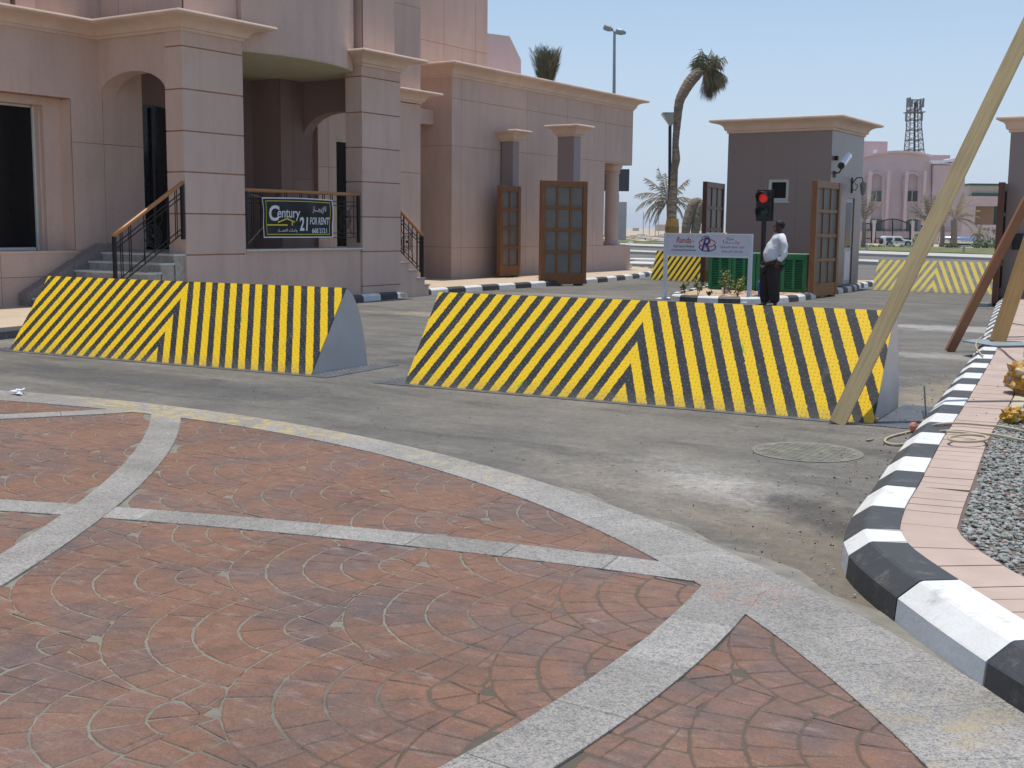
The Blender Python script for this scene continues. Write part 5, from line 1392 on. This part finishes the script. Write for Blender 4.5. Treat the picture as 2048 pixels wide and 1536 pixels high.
q = on_ground(2024, 846, .168); bag('rubbish_bag', (q.x, q.y, .225), .085, (1.1,1,.8), [M['bag_y'], M['bag_o']], 'small torn orange bag at the edge of the gravel bed')
q = on_ground(2050, 846, .168); bag('rubbish_bag', (q.x+.02, q.y, .23), .10, (1.0,1,.9), [M['bag_w'], M['bag_y']], 'crumpled pale plastic bag beside the small torn orange bag')
mb = MB(); c = Vector((-9.75, 7.28, .0))
c = on_ground(42, 787, 0.02)
for k in range(3):
    p = c+Vector((random.uniform(-.05,.05),random.uniform(-.05,.05),.005)); a = [p+Vector((random.uniform(-.09,.09),random.uniform(-.09,.09),random.uniform(0,.05))) for _ in range(5)]
    mb.add(a, [(0,1,2),(0,2,3),(0,3,4)])
tag(obj('litter', mb, M['white_ink'], None), 'crumpled white and green litter lying on the asphalt at the far left', 'litter')

# ------------------------------------------------------------------ plants on the island
def shrub(x, y, h_, n, spread, mats, lab, up=1.0, leaf=.06):
    root = emp('shrub', (x, y, .1)); tag(root, lab, 'shrub', 'small shrubs on the traffic island')
    st = MB(); lf = MB()
    for k in range(n):
        a = random.uniform(0, 6.28); ps = [Vector((x,y,.1))]
        hh = h_*random.uniform(.55,1); tip = Vector((x+math.cos(a)*spread*random.uniform(.3,1), y+math.sin(a)*spread*random.uniform(.3,1), .1+hh))
        m_ = ps[0].lerp(tip, .5)+Vector((random.uniform(-.03,.03),random.uniform(-.03,.03),.03)); ps += [m_, tip]
        st.tube(ps, [.007,.005,.003], 5)
        for q in range(int(16*up)):
            t = random.uniform(.35,1.02); p = (ps[0].lerp(m_, t*2) if t < .5 else m_.lerp(tip, t*2-1))
            d = Vector((random.uniform(-1,1),random.uniform(-1,1),random.uniform(-.3,.8))).normalized(); s_ = leaf*random.uniform(.6,1.2); c = d.orthogonal().normalized()
            lf.add([p, p+d*s_*.6+c*s_*.28, p+d*s_*1.3, p+d*s_*.6-c*s_*.28], [(0,1,2,3)], random.choices((0,1,2), (.5,.25,.25))[0])
    obj('stem', st, M['stem'], root); obj('leaves', lf, mats, root)
LM = [M['leaf'], M['leaf_yel'], M['leaf_dark']]
shrub(-10.55, 25.3, .62, 5, .22, [M['leaf_yel'], M['leaf'], M['leaf_dark']], 'tallest yellow-green shrub in the middle of the island')
shrub(-10.15, 25.1, .42, 9, .20, [M['leaf_yel'], M['leaf'], M['leaf_yel']], 'bushy yellow-green shrub nearest the right sign post', 1.4)
shrub(-11.05, 25.0, .38, 6, .18, [M['leaf_dark'], M['leaf'], M['leaf_yel']], 'dark green shrub at the left end of the island', 1.3)
shrub(-10.72, 26.1, .40, 8, .28, [M['stem'], M['leaf'], M['leaf_yel']], 'brownish half-dry shrub behind the island plants', 1.2)
shrub(-11.55, 25.4, .26, 5, .15, LM, 'low green sprig at the left island kerb', 1.2)
shrub(-10.6, 24.6, .12, 6, .08, [M['leaf_dark'], M['leaf'], M['leaf']], 'tiny dark seedling just behind the front island kerb', 1.2, .04)
mb = MB(); mb.ball((-10.9,26.2,.17), .09, 8, (1.2,1,.8), .2); tag(obj('litter', mb, M['white_ink'], None), 'white rag of litter among the island shrubs', 'litter')

# ------------------------------------------------------------------ palms
def frond(mb, base, d, L, droop, nl=26, ll=.35, up=None, mi=0, hang=.5, wid=.016):
    d = Vector(d).normalized(); P = []; n = 9; p = Vector(base); dirv = d.copy()
    for i in range(n+1):
        P.append(p.copy()); p = p+dirv*(L/n); dirv = (dirv+Vector((0,0,-droop/n))).normalized()
    mb.tube(P, [.022*(1-.8*i/n)+.003 for i in range(n+1)], 4, mi)
    for i in range(nl):
        t = .12+.86*i/nl; k = min(n-1, int(t*n)); q = P[k].lerp(P[k+1], t*n-k); tg = (P[k+1]-P[k]).normalized()
        s_ = tg.cross(Vector((0,0,1))); s_ = s_.normalized() if s_.length > .05 else Vector((1,0,0))
        for sg_ in (-1, 1):
            l_ = ll*(.5+.7*math.sin(math.pi*min(1,t*1.02)))*random.uniform(.75,1.15)
            dv = (s_*sg_*random.uniform(.5,.9)+tg*random.uniform(.6,1.0)+Vector((0,0,-hang*random.uniform(.5,1.3)))).normalized()
            w_ = tg*wid
            mb.add([q-w_, q+w_, q+dv*l_*.6+w_*.8+Vector((0,0,-.02)), q+dv*l_+Vector((0,0,-hang*.12*l_))], [(0,1,2,3)], mi)
def palm(label, trunk, trad, crown, fronds, mat, ll=.35, group='palms', hang=.5, wid=.016, nl=26, tmat=None):
    root = emp('palm_tree', trunk[0]); tag(root, label, 'palm tree')
    P = smooth3([Vector(p) for p in trunk], 6); RR = []
    for i in range(len(P)):
        t = i/(len(P)-1)*(len(trad)-1); k = min(len(trad)-2, int(t)); RR.append((trad[k]+(trad[k+1]-trad[k])*(t-k))*(1+.035*((i%2)-.5)))
    mb = MB(); mb.tube(P, RR, 12); obj('trunk', mb, tmat or M['palm_trunk'], root)
    for (d, L, dr) in fronds:
        mb = MB(); frond(mb, crown, d, L, dr, nl, ll, hang=hang, wid=wid); obj('frond', mb, random.choice(mat), root)
    return root
M['palm_trunk'] = mk('palm_trunk', (.27,.215,.15), .9, .35, 5, 1, 9, bdist=.08, stretch=(1,1,2.5))
def pxl(pts, D): return [at(x, y, D) for x, y in pts]
r3 = Vector((r0.x, r0.y, 0)); f3_ = Vector((f0.x, f0.y, 0))
def dirs(a_deg, fwdk=0.0):  # direction in the picture: 0 = right, 90 = up
    a = R(a_deg); return r3*math.cos(a)+Vector((0,0,math.sin(a)))+f3_*fwdk
DL = 42
tr = [far(1342, DL, 0)]+pxl([(1344,470),(1344,429),(1347,380),(1349,339),(1352,318),(1351,290),(1353,262),(1358,208),(1367,185),(1379,165),(1392,150),(1402,141)], DL)
k_ = DL/FOC
fr_ = [(dirs(random.uniform(-80,20), random.uniform(-.6,.6)), random.uniform(.6,.98), random.uniform(.9,2.2)) for _ in range(54)]+[(dirs(random.uniform(35,120), random.uniform(-.6,.6)), random.uniform(.45,.9), .25) for _ in range(14)]
pl_ = palm('tall leaning palm with a bent trunk and small tied crown', tr, [.19,.18,.165,.14,.125,.15,.115,.125,.165,.19,.205,.2,.15], at(1407,141,DL), fr_, [M['frond_dry'], M['frond_green'], M['frond_green2']] if 'frond_green2' in M else [M['frond_dry'], M['frond_green']], ll=.42, hang=1.5, wid=.010, nl=20)
mb = MB(); mb.tube([at(1344,475,DL), at(1344,455,DL), at(1345,438,DL)], [.24,.25,.21], 12); obj('sacking', mb, mk('ochre_sacking', (.30,.20,.06), .9, .3, 4, .6, 14), pl_)
# bound palm top beyond the wing
DT = 52
fr_ = [(dirs(90+random.uniform(-17,17), random.uniform(-.3,.3)), random.uniform(1.5,2.35), .15) for _ in range(34)]
palm('bushy palm crown tied upright, rising behind the low wing roof', [far(1093, DT, 0), at(1093,300,DT), at(1092,200,DT)], [.3,.3,.4], at(1092,200,DT), fr_, [M['frond_dry'], M['frond_green'], M['frond_green']], ll=.62, hang=-.25, wid=.02, nl=34)
# small dry palm left of the leaning trunk
DS = 62
fr_ = [(dirs(a, random.uniform(-.3,.3)), L, dr) for a, L, dr in ((105,1.9,.5),(122,2.0,.9),(138,2.0,1.3),(150,2.0,1.9),(165,1.8,2.3),(185,1.5,2.4),(200,1.5,2.5),(215,1.4,2.0),(60,1.6,.7),(35,1.5,1.4),(15,1.7,1.9),(-5,1.3,2.3),(170,1.9,2.9),(95,1.6,.3))]
palm('dry brown palm with arching fronds just left of the leaning trunk', [far(1338, DS, 0), at(1338,440,DS), at(1337,402,DS)], [.12,.12,.12], at(1337,404,DS), fr_, [M['frond_dry']], ll=.42, hang=.9, wid=.02, nl=26)
for (x0, x1, yb, lab) in ((1371,1403,402,'drooping dry palm bundle between leaning palm and dark gate leaf'),(1390,1412,415,'second smaller drooping palm bundle against the dark gate leaf')):
    Dq = 58; tp_ = at(x1, yb, Dq)
    tr = [far(x0, Dq, 0), at(x0,470,Dq), at(x0+4,442,Dq), at((x0+x1)/2,(yb+425)/2-6,Dq), tp_]
    palm(lab, tr, [.18,.20,.24,.25,.12], at((x0+x1)/2+4, yb+4, Dq), [(dirs(random.uniform(-70,60),random.uniform(-.4,.4)), random.uniform(.7,1.2), 1.6) for _ in range(8)]+[(dirs(random.uniform(-120,-70),random.uniform(-.4,.4)), .6, .5) for _ in range(5)], [M['frond_dry']], ll=.35, hang=.9, wid=.02, nl=14)

# ------------------------------------------------------------------ lamp posts
DQ = 66
lp = emp('street_lamp', far(1228, DQ)); tag(lp, 'tall grey street lamp with two heads rising behind the low wing', 'street lamp')
mb = MB(); mb.tube([far(1228,DQ,0), at(1228,200,DQ), at(1229,64,DQ)], [.11,.095,.075], 10); obj('pole', mb, M['steel'], lp)
for (xa, ya, xb, yb, w_, lab) in ((1207,53,1226,60,.30,'l'),(1231,62,1252,66,.20,'r')):
    a, b = at(xa, ya, DQ), at(xb, yb, DQ); mb = MB(); c_ = (a+b)/2
    mb.tube([a, a.lerp(b,.12), a.lerp(b,.6), b], [.08,.17,.17,.07], 10); o = obj('lamp_head', mb, M['steel'], lp)
mb = MB(); mb.tube([at(1222,58,DQ), at(1229,64,DQ), at(1236,64,DQ)], .04, 6); obj('arm', mb, M['steel'], lp)
DQ = 46
lp = emp('park_lamp', far(1340, DQ)); tag(lp, 'slim dark blue lamp post with inverted pyramid head beside the leaning palm', 'lamp post')
mb = MB(); mb.tube([far(1341,DQ,0), at(1340,252,DQ)], .065, 10); obj('pole', mb, mk('navy_post', (.012,.016,.035), .4), lp)
c_ = at(1340,229,DQ); lo = at(1341,252,DQ); hd = MB(); s_ = .30
tq = [c_+r3*(a*s_)+f3_*(b*s_) for a, b in ((-1,-1),(1,-1),(1,1),(-1,1))]; bq_ = [lo+r3*(a*.05)+f3_*(b*.05) for a, b in ((-1,-1),(1,-1),(1,1),(-1,1))]
hd.add(tq+bq_, [(4,5,1,0),(5,6,2,1),(6,7,3,2),(7,4,0,3)]); obj('lamp_glass', hd, mk('lamp_glass', (.35,.40,.36), .2), lp)
hd = MB(); hd.extr([tq[0]+Vector((0,0,.005)),tq[1]+Vector((0,0,.005)),tq[2]+Vector((0,0,.005)),tq[3]+Vector((0,0,.005))], (0,0,.05)); 
obj('lamp_cap', hd, M['steel'], lp)

# ------------------------------------------------------------------ far buildings, seen across the main road
def fb(mb, x0, x1, y0, y1, D, t, mi=0, back=0.0):   # upright block; its front face at depth D
    a = at(x0, y1, D)+f3_*back; b = at(x1, y1, D)+f3_*back; zt = at(x0, y0, D).z; zb = min(a.z, 9e9)
    b = Vector((b.x, b.y, a.z)); z0_ = a.z
    vs = [a, b, b+f3_*t, a+f3_*t]; vs = [Vector((q.x, q.y, z0_)) for q in vs]+[Vector((q.x, q.y, zt)) for q in vs]
    return mb.add(vs, [(0,3,2,1),(4,5,6,7),(0,1,5,4),(1,2,6,5),(2,3,7,6),(3,0,4,7)], mi)
DB = 142
pk = emp('pink_building', far(1790, DB)); tag(pk, 'pink two-storey building with a curved parapet across the main road', 'building')
mb = MB(); n = 20; topc = []
for i in range(n+1):
    t = i/n; x = 1715+(1862-1715)*t; y = 319-15.5*math.sin(math.pi*min(1, .06+t*.80)); topc.append(at(x, y, DB))
base = [at(1862, 492, DB), at(1715, 492, DB)]
mb.extr(topc+base, f3_*12); obj('facade', mb, M['pinkfar'], pk)
mb = MB()
for a, b in zip(topc[:-1], topc[1:]): mb.bar(a-f3_*.15, b-f3_*.15, .5, .25)
obj('parapet_trim', mb, M['pinkfar2'], pk)
mb = MB(); fb(mb, 1862, 1926, 331, 492, DB, 14, back=.6); obj('side_wing', mb, M['pinkfar'], pk)
mb = MB(); fb(mb, 1835, 1938, 303, 400, DB, 8, back=7); obj('rear_block', mb, M['pinkfar'], pk)
mb = MB(); fb(mb, 1862, 1926, 328, 331.5, DB, .6, back=.3); obj('wing_trim', mb, M['pinkfar2'], pk)
mb = MB(); fb(mb, 1743, 1799, 277, 330, DB, 6, back=5); obj('penthouse', mb, M['pinkfar'], pk)
mb = MB(); fb(mb, 1759, 1764, 297, 306, DB, .6, back=2); obj('roof_tank', mb, M['white'], pk)
for x0 in (1730, 1802):
    mb = MB(); fb(mb, x0, x0+6, 343, 490, DB, .4, back=-.35); fb(mb, x0+36, x0+42, 343, 490, DB, .4, back=-.35); obj('pilasters', mb, M['pinkfar2'], pk)
    mb = MB(); N_ = 12
    for i in range(N_):
        a, b = math.pi*i/N_, math.pi*(i+1)/N_; mb.bar(at(x0+21+15*math.cos(a), 361-15*math.sin(a), DB)-f3_*.25, at(x0+21+15*math.cos(b), 361-15*math.sin(b), DB)-f3_*.25, .4, .18)
    mb.bar(at(x0+6.5,361,DB)-f3_*.25, at(x0+6.5,440,DB)-f3_*.25, .4, .18); mb.bar(at(x0+35.5,361,DB)-f3_*.25, at(x0+35.5,440,DB)-f3_*.25, .4, .18); obj('niche_arch', mb, M['pinkfar2'], pk)
    for (ya, yb, mt_) in ((382,403,M['glass_far'] if x0 < 1800 else M['dark_far']),(438,462,M['glass_far'])):
        mb = MB(); fb(mb, x0+9, x0+32, ya, yb, DB, .2, back=-.1); wq = obj('window', mb, mt_, pk)
        mb = MB(); fb(mb, x0+20, x0+21.2, ya, yb, DB, .1, back=-.2); fb(mb, x0+8, x0+33, yb, yb+2, DB, .2, back=-.22); obj('frame', mb, M['pinkfar2'], wq)
aw = MB(); A_ = [at(1859,321,DB-1), at(1890,320,DB-1), at(1914,315,DB-1), at(1916,326,DB-1), at(1903,323,DB-1), at(1885,326,DB-1), at(1868,328,DB-1)]
aw.extr(A_, f3_*3); obj('awning', aw, M['white'], pk)
# cream building to the right of it
DC = 165
cb = emp('cream_building', far(1975, DC)); tag(cb, 'cream building with dark green roof edge and recessed tan entrance at far right', 'building')
mb = MB(); fb(mb, 1938, 2070, 371, 392, DC, 14); obj('upper_band', mb, M['cream_far'], cb)
mb = MB(); fb(mb, 1936, 2072, 367, 371, DC, 15, back=-.6); obj('roof_edge', mb, M['green_far'], cb)
mb = MB(); fb(mb, 1944, 2070, 386, 391, DC, .4, back=-.45); obj('green_band', mb, M['green_far'], cb)
mb = MB(); fb(mb, 1930, 2070, 392, 412, DC, 12, back=-.5); obj('lower_band', mb, M['pinkfar'], cb)
mb = MB(); fb(mb, 1945, 2070, 412, 480, DC, 6, back=4); obj('recessed_wall', mb, M['tan_far'], cb)
mb = MB(); fb(mb, 1925, 1946, 412, 480, DC, 8, back=-.3); obj('side_wall', mb, M['pinkfar'], cb)
mb = MB(); fb(mb, 1991, 1999, 412, 470, DC, 1); obj('column', mb, M['green_far'], cb)
for x0 in (1960, 1972, 1982):
    mb = MB(); fb(mb, x0, x0+7, 418, 440, DC, .2, back=3.7); obj('window', mb, M['glass_far'], cb)
lw = MB(); fb(lw, 1922, 1990, 449, 486, DB-4, .4); tag(obj('garden_wall', lw, M['pinkfar2'], None), 'low pink garden wall behind the silver tank', 'wall')
lw = MB(); fb(lw, 1700, 1926, 462, 490, DB-1, .3); tag(obj('garden_wall', lw, M['pinkfar2'], None), 'low pink boundary wall behind the iron gates of the pink building', 'wall')
# antenna mast
DM = 165
ms = emp('antenna_mast', far(1826, DM)); tag(ms, 'lattice antenna mast with panel antennas behind the pink building', 'mast')
def mq(x, y, s_): return at(x, y, DM)+f3_*s_
legs = [(-1,-1),(1,-1),(1,1),(-1,1)]
def leg(i, t):   # t 0 bottom .. 1 top
    a, b = legs[i]; hw_ = (15.5-8*t if t < .5 else 11.5-1.5*(t-.5)); y = 310-112*t+ (0); return at(1828+a*hw_, y, DM)+f3_*(b*hw_*DM/FOC)
for i in range(4):
    mb = MB(); mb.tube([leg(i, t/8) for t in range(9)], .075, 5); obj('leg', mb, M['mast'], ms)
mb = MB(); nlev = 11
for k in range(nlev):
    for i in range(4):
        j = (i+1) % 4; t0_, t1_ = k/nlev*.98, (k+1)/nlev*.98
        mb.tube([leg(i,t0_), leg(j,t1_)], .032, 4); mb.tube([leg(j,t0_), leg(i,t1_)], .032, 4)
        if k % 2 == 0: mb.tube([leg(i,t1_), leg(j,t1_)], .06, 4)
obj('bracing', mb, M['mast'], ms)
mb = MB(); mb.tube([at(1829,308,DM), at(1829,240,DM), at(1830,205,DM)], .16, 6); obj('cable_run', mb, M['dark_far'], ms)
for (x, y0, y1) in ((1811.5,197,216),(1816,196,214),(1841,199,218),(1845,197,215),(1811,226,243),(1844,224,242),(1824,200,214),(1836,202,216)):
    mb = MB(); fb(mb, x-1.3, x+1.3, y0, y1, DM, .4, back=random.uniform(-1.2,.6)); obj('antenna', mb, M['mastg'], ms)
mb = MB(); fb(mb, 1811, 1846, 224, 225.5, DM, 2.2, back=-1.1); obj('platform', mb, M['mast'], ms)
# iron gates of the pink building
DG = 136
def irongate(x0, x1, yt, ys, yb, lab):
    g_ = emp('iron_gate', far((x0+x1)/2, DG)); tag(g_, lab, 'gate')
    topf = lambda x: ys-(ys-yt)*math.sin(math.pi*(x-x0)/(x1-x0)) if yt < ys else ys
    mb = MB(); n = 16
    for i in range(n): mb.bar(at(x0+(x1-x0)*i/n, topf(x0+(x1-x0)*i/n), DG), at(x0+(x1-x0)*(i+1)/n, topf(x0+(x1-x0)*(i+1)/n), DG), .12, .12)
    for x in (x0, x1)+(((x0+x1)/2,) if yt < ys else ()): mb.bar(at(x, yb, DG), at(x, topf(x), DG), .16, .16)
    mb.bar(at(x0, yb-9, DG), at(x1, yb-9, DG), .12, .12); obj('frame', mb, M['black'], g_)
    mb = MB(); x = x0+2.4
    while x < x1: mb.bar(at(x, yb, DG), at(x, topf(x), DG), .035, .035); x += 2.4
    for k in range(int((x1-x0)/5)): mb.tube([at(x0+2+k*5+2.2*math.cos(a*.785), 460+2.2*math.sin(a*.785), DG) for a in range(9)], .03, 4)
    obj('bars', mb, M['black'], g_, kind='stuff')
irongate(1727.5, 1743, 447, 447, 486, 'small black iron gate left of the arched gate'); irongate(1750, 1820, 438, 449, 486, 'wide arched black iron gate of the pink building')
for (x0, x1, y0, lab) in ((1744,1749.5,440,'pink gate pier between the small and the arched iron gates'),(1821.5,1827,442,'pink gate pier right of the arched iron gate')):
    mb = MB(); fb(mb, x0, x1, y0, 487, DG, .5); tag(obj('gate_pier', mb, M['pinkfar2'], None), lab, 'pillar')
mb = MB(); fb(mb, 1840.5, 1844, 450, 496, 118, .2); tag(obj('post', mb, M['black'], None), 'black post standing left of the timber, right of the white car', 'post')
# car
DK = 120; ku = DK/FOC
car = emp('parked_car', far(1797, DK)); tag(car, 'small white off-road car parked before the arched iron gate', 'car')
def side_poly(pts): return [at(x, y, DK) for x, y in pts]
wv = f3_*1.5
mb = MB(); mb.extr(side_poly([(1769,487),(1769,479),(1825,481),(1826,487),(1820,489.5),(1774,489.5)][::-1])[::-1], wv)
mb.extr(side_poly([(1769,480),(1770,473.4),(1773,472),(1803,472.6),(1809,479.4),(1821,481.2),(1826,483),(1826,486),(1769,486)]), wv*.98); obj('body', mb, M['carpaint'], car, bevel=.05)
mb = MB(); mb.extr(side_poly([(1772.5,481.8),(1772.5,476),(1784.8,475.8),(1785.5,478),(1782,481.8)]), f3_*.03-f3_*.06); obj('window', mb, M['dark_far'], car)
mb = MB(); mb.extr(side_poly([(1789,482),(1790,476),(1800,476),(1806.5,482)]), f3_*.03-f3_*.06); obj('window', mb, M['dark_far'], car)
for xw in (1779, 1816):
    mb = MB(); c_ = at(xw, 488.6, DK); mb.tube([c_-f3_*.04, c_+f3_*.2], .33, 16); wq = obj('wheel', mb, M['tyre'], car)
    mb = MB(); mb.tube([c_-f3_*.06, c_-f3_*.03], .18, 12); obj('rim', mb, M['steel'], wq)
mb = MB(); c_ = at(1766.6, 482.5, DK)+f3_*.75; mb.tube([c_-r3*.12, c_+r3*.12], .30, 14); obj('spare_wheel', mb, M['tyre'], car)
mb = MB(); fb(mb, 1792, 1794.5, 485, 486, DK, .03, back=-.05); obj('door_handle', mb, M['black'], car)
# silver tank trailer
tk = emp('tank_trailer', far(1924, DK)); tag(tk, 'long polished silver cylindrical tank standing on the grass verge', 'tank')
a, b = at(1887, 481, DK)+f3_*.8, at(1962, 483, DK)+f3_*.8
mb = MB(); mb.tube([a-r3*.14, a, b, b+r3*.14], [.30,.46,.46,.30], 24); obj('tank', mb, M['chrome'], tk, smooth=True)
mb = MB()
for t in (.18,.36,.54,.72,.9): mb.tube([a.lerp(b,t)-r3*.03, a.lerp(b,t)+r3*.03], .475, 24)
obj('bands', mb, M['chrome'], tk)
mb = MB(); mb.bar(a-Vector((0,0,.55)), b-Vector((0,0,.55)), 1.0, .12); obj('chassis', mb, M['steel'], tk)
# palms near the far buildings
def farpalm(x, yc, D, label, angs, L, mats, yb=492, ll=.5, tw=.16):
    palm(label, [far(x, D, 0), at(x, (yc+yb)/2, D), at(x, yc, D)], [tw*1.3, tw, tw], at(x, yc, D), [(dirs(a+random.uniform(-4,4), random.uniform(-.35,.35)), L*random.uniform(.8,1.1), dr) for a, dr in angs], mats, ll=ll, hang=.5, wid=.03, nl=26)
FM = [M['frond_dry'], M['frond_green'], M['frond_dry']]
farpalm(1861, 452, 116, 'palm with fronds spreading in a V before the pink building', [(88,.1),(96,.15),(80,.2),(104,.2),(125,.7),(132,.9),(118,.5),(65,.5),(55,.8),(140,1.2),(72,.3),(112,.3)], 3.6, FM, tw=.28)
farpalm(1908, 440, 118, 'ragged dry palm right of the long timber, before the cream building', [(100,.3),(85,.2),(70,.4),(58,.7),(45,1.0),(35,1.3),(120,.7),(20,1.6),(0,1.9),(62,.5)], 3.0, FM, tw=.30)
farpalm(1728, 444, 100, 'palm fronds emerging from behind the gatehouse wall', [(80,.3),(70,.5),(62,.6),(75,.3),(90,.4),(100,.5)], 2.8, FM)
farpalm(1885, 452, 119, 'smaller dry palm partly hidden behind the long timber', [(95,.2),(75,.3),(110,.4),(60,.7),(120,.7),(85,.2)], 3.4, FM, tw=.2)
farpalm(1958, 470, 112, 'low young palm at the right end of the silver tank', [(30,2.2),(60,1.8),(90,1.4),(120,1.8),(150,2.2),(170,2.4),(10,2.4)], 1.1, [M['frond_green'], M['frond_dry']], ll=.3)
def bush(x, y, D, r_, label, mats, n=240, sx=1.3):
    c_ = far(x, D, 0); root = emp('bush', c_); tag(root, label, 'bush', 'bushes on the grass verge')
    lf = MB()
    for _ in range(n):
        d = Vector((random.gauss(0,1),random.gauss(0,1),random.gauss(0,1))).normalized()*random.uniform(.5,1)**.4
        p = c_+Vector((0,0,r_*.75))+r3*(d.x*r_*sx)+f3_*(d.y*r_)+Vector((0,0,d.z*r_*.85)); s_ = random.uniform(.07,.15); a = Vector((random.uniform(-1,1),random.uniform(-1,1),random.uniform(-1,1))).normalized(); b = a.orthogonal().normalized()
        lf.add([p-a*s_, p+b*s_*.6, p+a*s_, p-b*s_*.6], [(0,1,2,3)], random.randrange(len(mats)))
    obj('leaves', lf, mats, root)
    mb = MB(); mb.tube([c_, c_+Vector((0,0,r_*.8))], .04, 5); obj('stem', mb, M['stem'], root)
bush(1838, 480, 112, .85, 'tall thin green bush beside the black post', [M['leaf'], M['leaf_yel']], 160, .6)
bush(1983, 478, 118, 1.2, 'brownish round bush behind the right end of the tank', [M['leaf_dark'], M['stem']], 320)
bush(1962, 492, 104, .55, 'dark green bush at the foot of the young palm', [M['leaf_dark'], M['leaf']], 220)
bush(1990, 492, 104, .6, 'dark green bush left of the edge-on gate leaf', [M['leaf_dark'], M['leaf']], 220)
bush(1908, 492, 104, .35, 'low bush in front of the silver tank', [M['leaf_dark'], M['stem']], 160, 1.8)
hb = MB()
for _ in range(2600):
    x = random.uniform(1690, 1836); c_ = far(x, random.uniform(104,109), 0); p = c_+Vector((0,0,random.uniform(0,.22)*(.6+.4*math.sin(x*.3)))); s_ = random.uniform(.08,.2)
    a = Vector((random.uniform(-1,1),random.uniform(-1,1),random.uniform(-.4,1))).normalized(); b = a.orthogonal().normalized(); hb.add([p-a*s_, p+b*s_*.5, p+a*s_, p-b*s_*.5], [(0,1,2,3)], random.choice((0,0,1,2)))
tag(obj('ground_cover', hb, [M['leaf'], M['leaf_yel'], M['concrete_pale']], None), 'low leafy ground cover in front of the white car', 'ground cover', kind='stuff')
# left background beyond the wing
hb = emp('white_hut', far(1240, 92)); tag(hb, 'small plain white hut seen past the wing column', 'hut')
mb = MB(); fb(mb, 1222, 1252, 404, 480, 92, 4); obj('wall', mb, M['cream_pl'] if 'cream_pl' in M else M['concrete_pale'], hb)
for x in (1233, 1237, 1247):
    mb = MB(); fb(mb, x, x+2, 430, 437, 92, .1, back=-.05); obj('window', mb, M['dark_far'], hb)
mb = MB(); fb(mb, 1238, 1240.5, 388, 404, 92, .1, back=1); obj('chimney', mb, M['steel'], hb)
bb = emp('billboard', far(1245, 62)); tag(bb, 'dark billboard with a pale top strip seen past the end of the wing', 'billboard')
mb = MB(); fb(mb, 1205, 1258, 338, 382, 62, .15); obj('panel', mb, mk('billboard_dark', (.07,.075,.08), .5, .1, 1, 0), bb)
mb = MB(); fb(mb, 1205, 1257, 339, 353, 62, .04, back=-.05); obj('pale_strip', mb, mk('billboard_pale', (.36,.42,.46), .5, .1, 1, 0), bb)
mb = MB(); fb(mb, 1209, 1211, 380, 470, 62, .1, back=.2); obj('post', mb, M['steel'], bb)
mb = MB()
for k in range(9): fb(mb, 1236+k*2.2, 1237.2+k*2.2, 344.5-(k%3)*.8, 347, 62, .01, back=-.07)
fb(mb, 1236, 1255, 346.4, 347.4, 62, .01, back=-.07)
for yy in (362, 370):
    for k in range(5): fb(mb, 1241+k*2.5, 1242.6+k*2.5, yy, yy+1.4, 62, .01, back=-.02)
obj('lettering', mb, M['grey_ink'], bb)
db = MB()
for _ in range(150):
    x = random.uniform(1195, 1420); D = random.uniform(112, 240); r_ = random.uniform(.1,.55); p = far(x, D, random.uniform(0,.15)); db.ball(p, r_, 6, (random.uniform(1,3.2),1,random.uniform(.3,.7)), .3, random.randrange(3))
tag(obj('desert_rubble', db, [M['sand'], M['desert'], M['concrete_pale']], None), 'heaps of sand and rubble on the empty ground beyond the road', 'rubble', kind='stuff')
random.seed(5)
for i, (x, w_, yt, D, lab) in enumerate(((1268,10,456,230,'first tiny distant block on the desert horizon'),(1316,20,449,200,'low flat distant shed left of the dry palm'),(1376,30,451,190,'long low distant wall between the palms'),(1418,14,444,170,'narrow pale distant block beside the dark gate leaf'))):
    mb = MB(); fb(mb, x, x+w_, yt, 462, D, 3); tag(obj('distant_building', mb, M['cream_far'], None), lab, 'building')
for x, yt in ((1287,424),(1317,415),(1299,436),(1311,440)):
    mb = MB(); mb.tube([far(x,210,0), at(x,yt,210)], .06, 5); tag(obj('distant_pole', mb, M['steel'], None), {1287:'thin distant pole left of the dry palm',1317:'tallest thin distant pole in front of the dry palm fronds',1299:'short distant pole between the two taller ones',1311:'shortest distant pole on the horizon'}[x], 'pole')
mb = MB(); a = on_ground(1288, 537, 0); mb.box(a.x-.95, a.x+.9, a.y-1.2, a.y+1.0, 0, .24); mb.box(a.x-1.6, a.x+.9, a.y+1.0, a.y+2.4, 0, .34); tag(obj('concrete_block', mb, M['tread_light'], None, bevel=.03), 'pale concrete slab beside the road past the end of the wing', 'block')
for x, y in ((1291,486),(1735,503),(1930,508)):
    mb = MB(); a = far(x, 3840/(y-452-.010*(x-1024)), 0); mb.tube([a, a+Vector((0,0,.55))], .08, 8); tag(obj('marker_post', mb, M['concrete_pale'], None), {1291:'short pale marker post on the verge left of the leaning palm',1735:'short pale marker post on the verge left of the white car',1930:'short pale marker post on the verge before the silver tank'}[x], 'post')

# ------------------------------------------------------------------ haze
hz = MB(); hz.box(-1850, 1250, -350, 2250, -1.2, 27)
mt = bpy.data.materials.new('haze_air'); mt.use_nodes = True; n = mt.node_tree; n.nodes.clear()
pv = n.nodes.new('ShaderNodeVolumePrincipled'); pv.inputs['Color'].default_value = (.86,.92,1,1); pv.inputs['Density'].default_value = .0003; pv.inputs['Anisotropy'].default_value = .2
on_ = n.nodes.new('ShaderNodeOutputMaterial'); n.links.new(pv.outputs[0], on_.inputs['Volume'])
HAZE = True
if HAZE: obj('haze', hz, mt, None, kind='stuff')
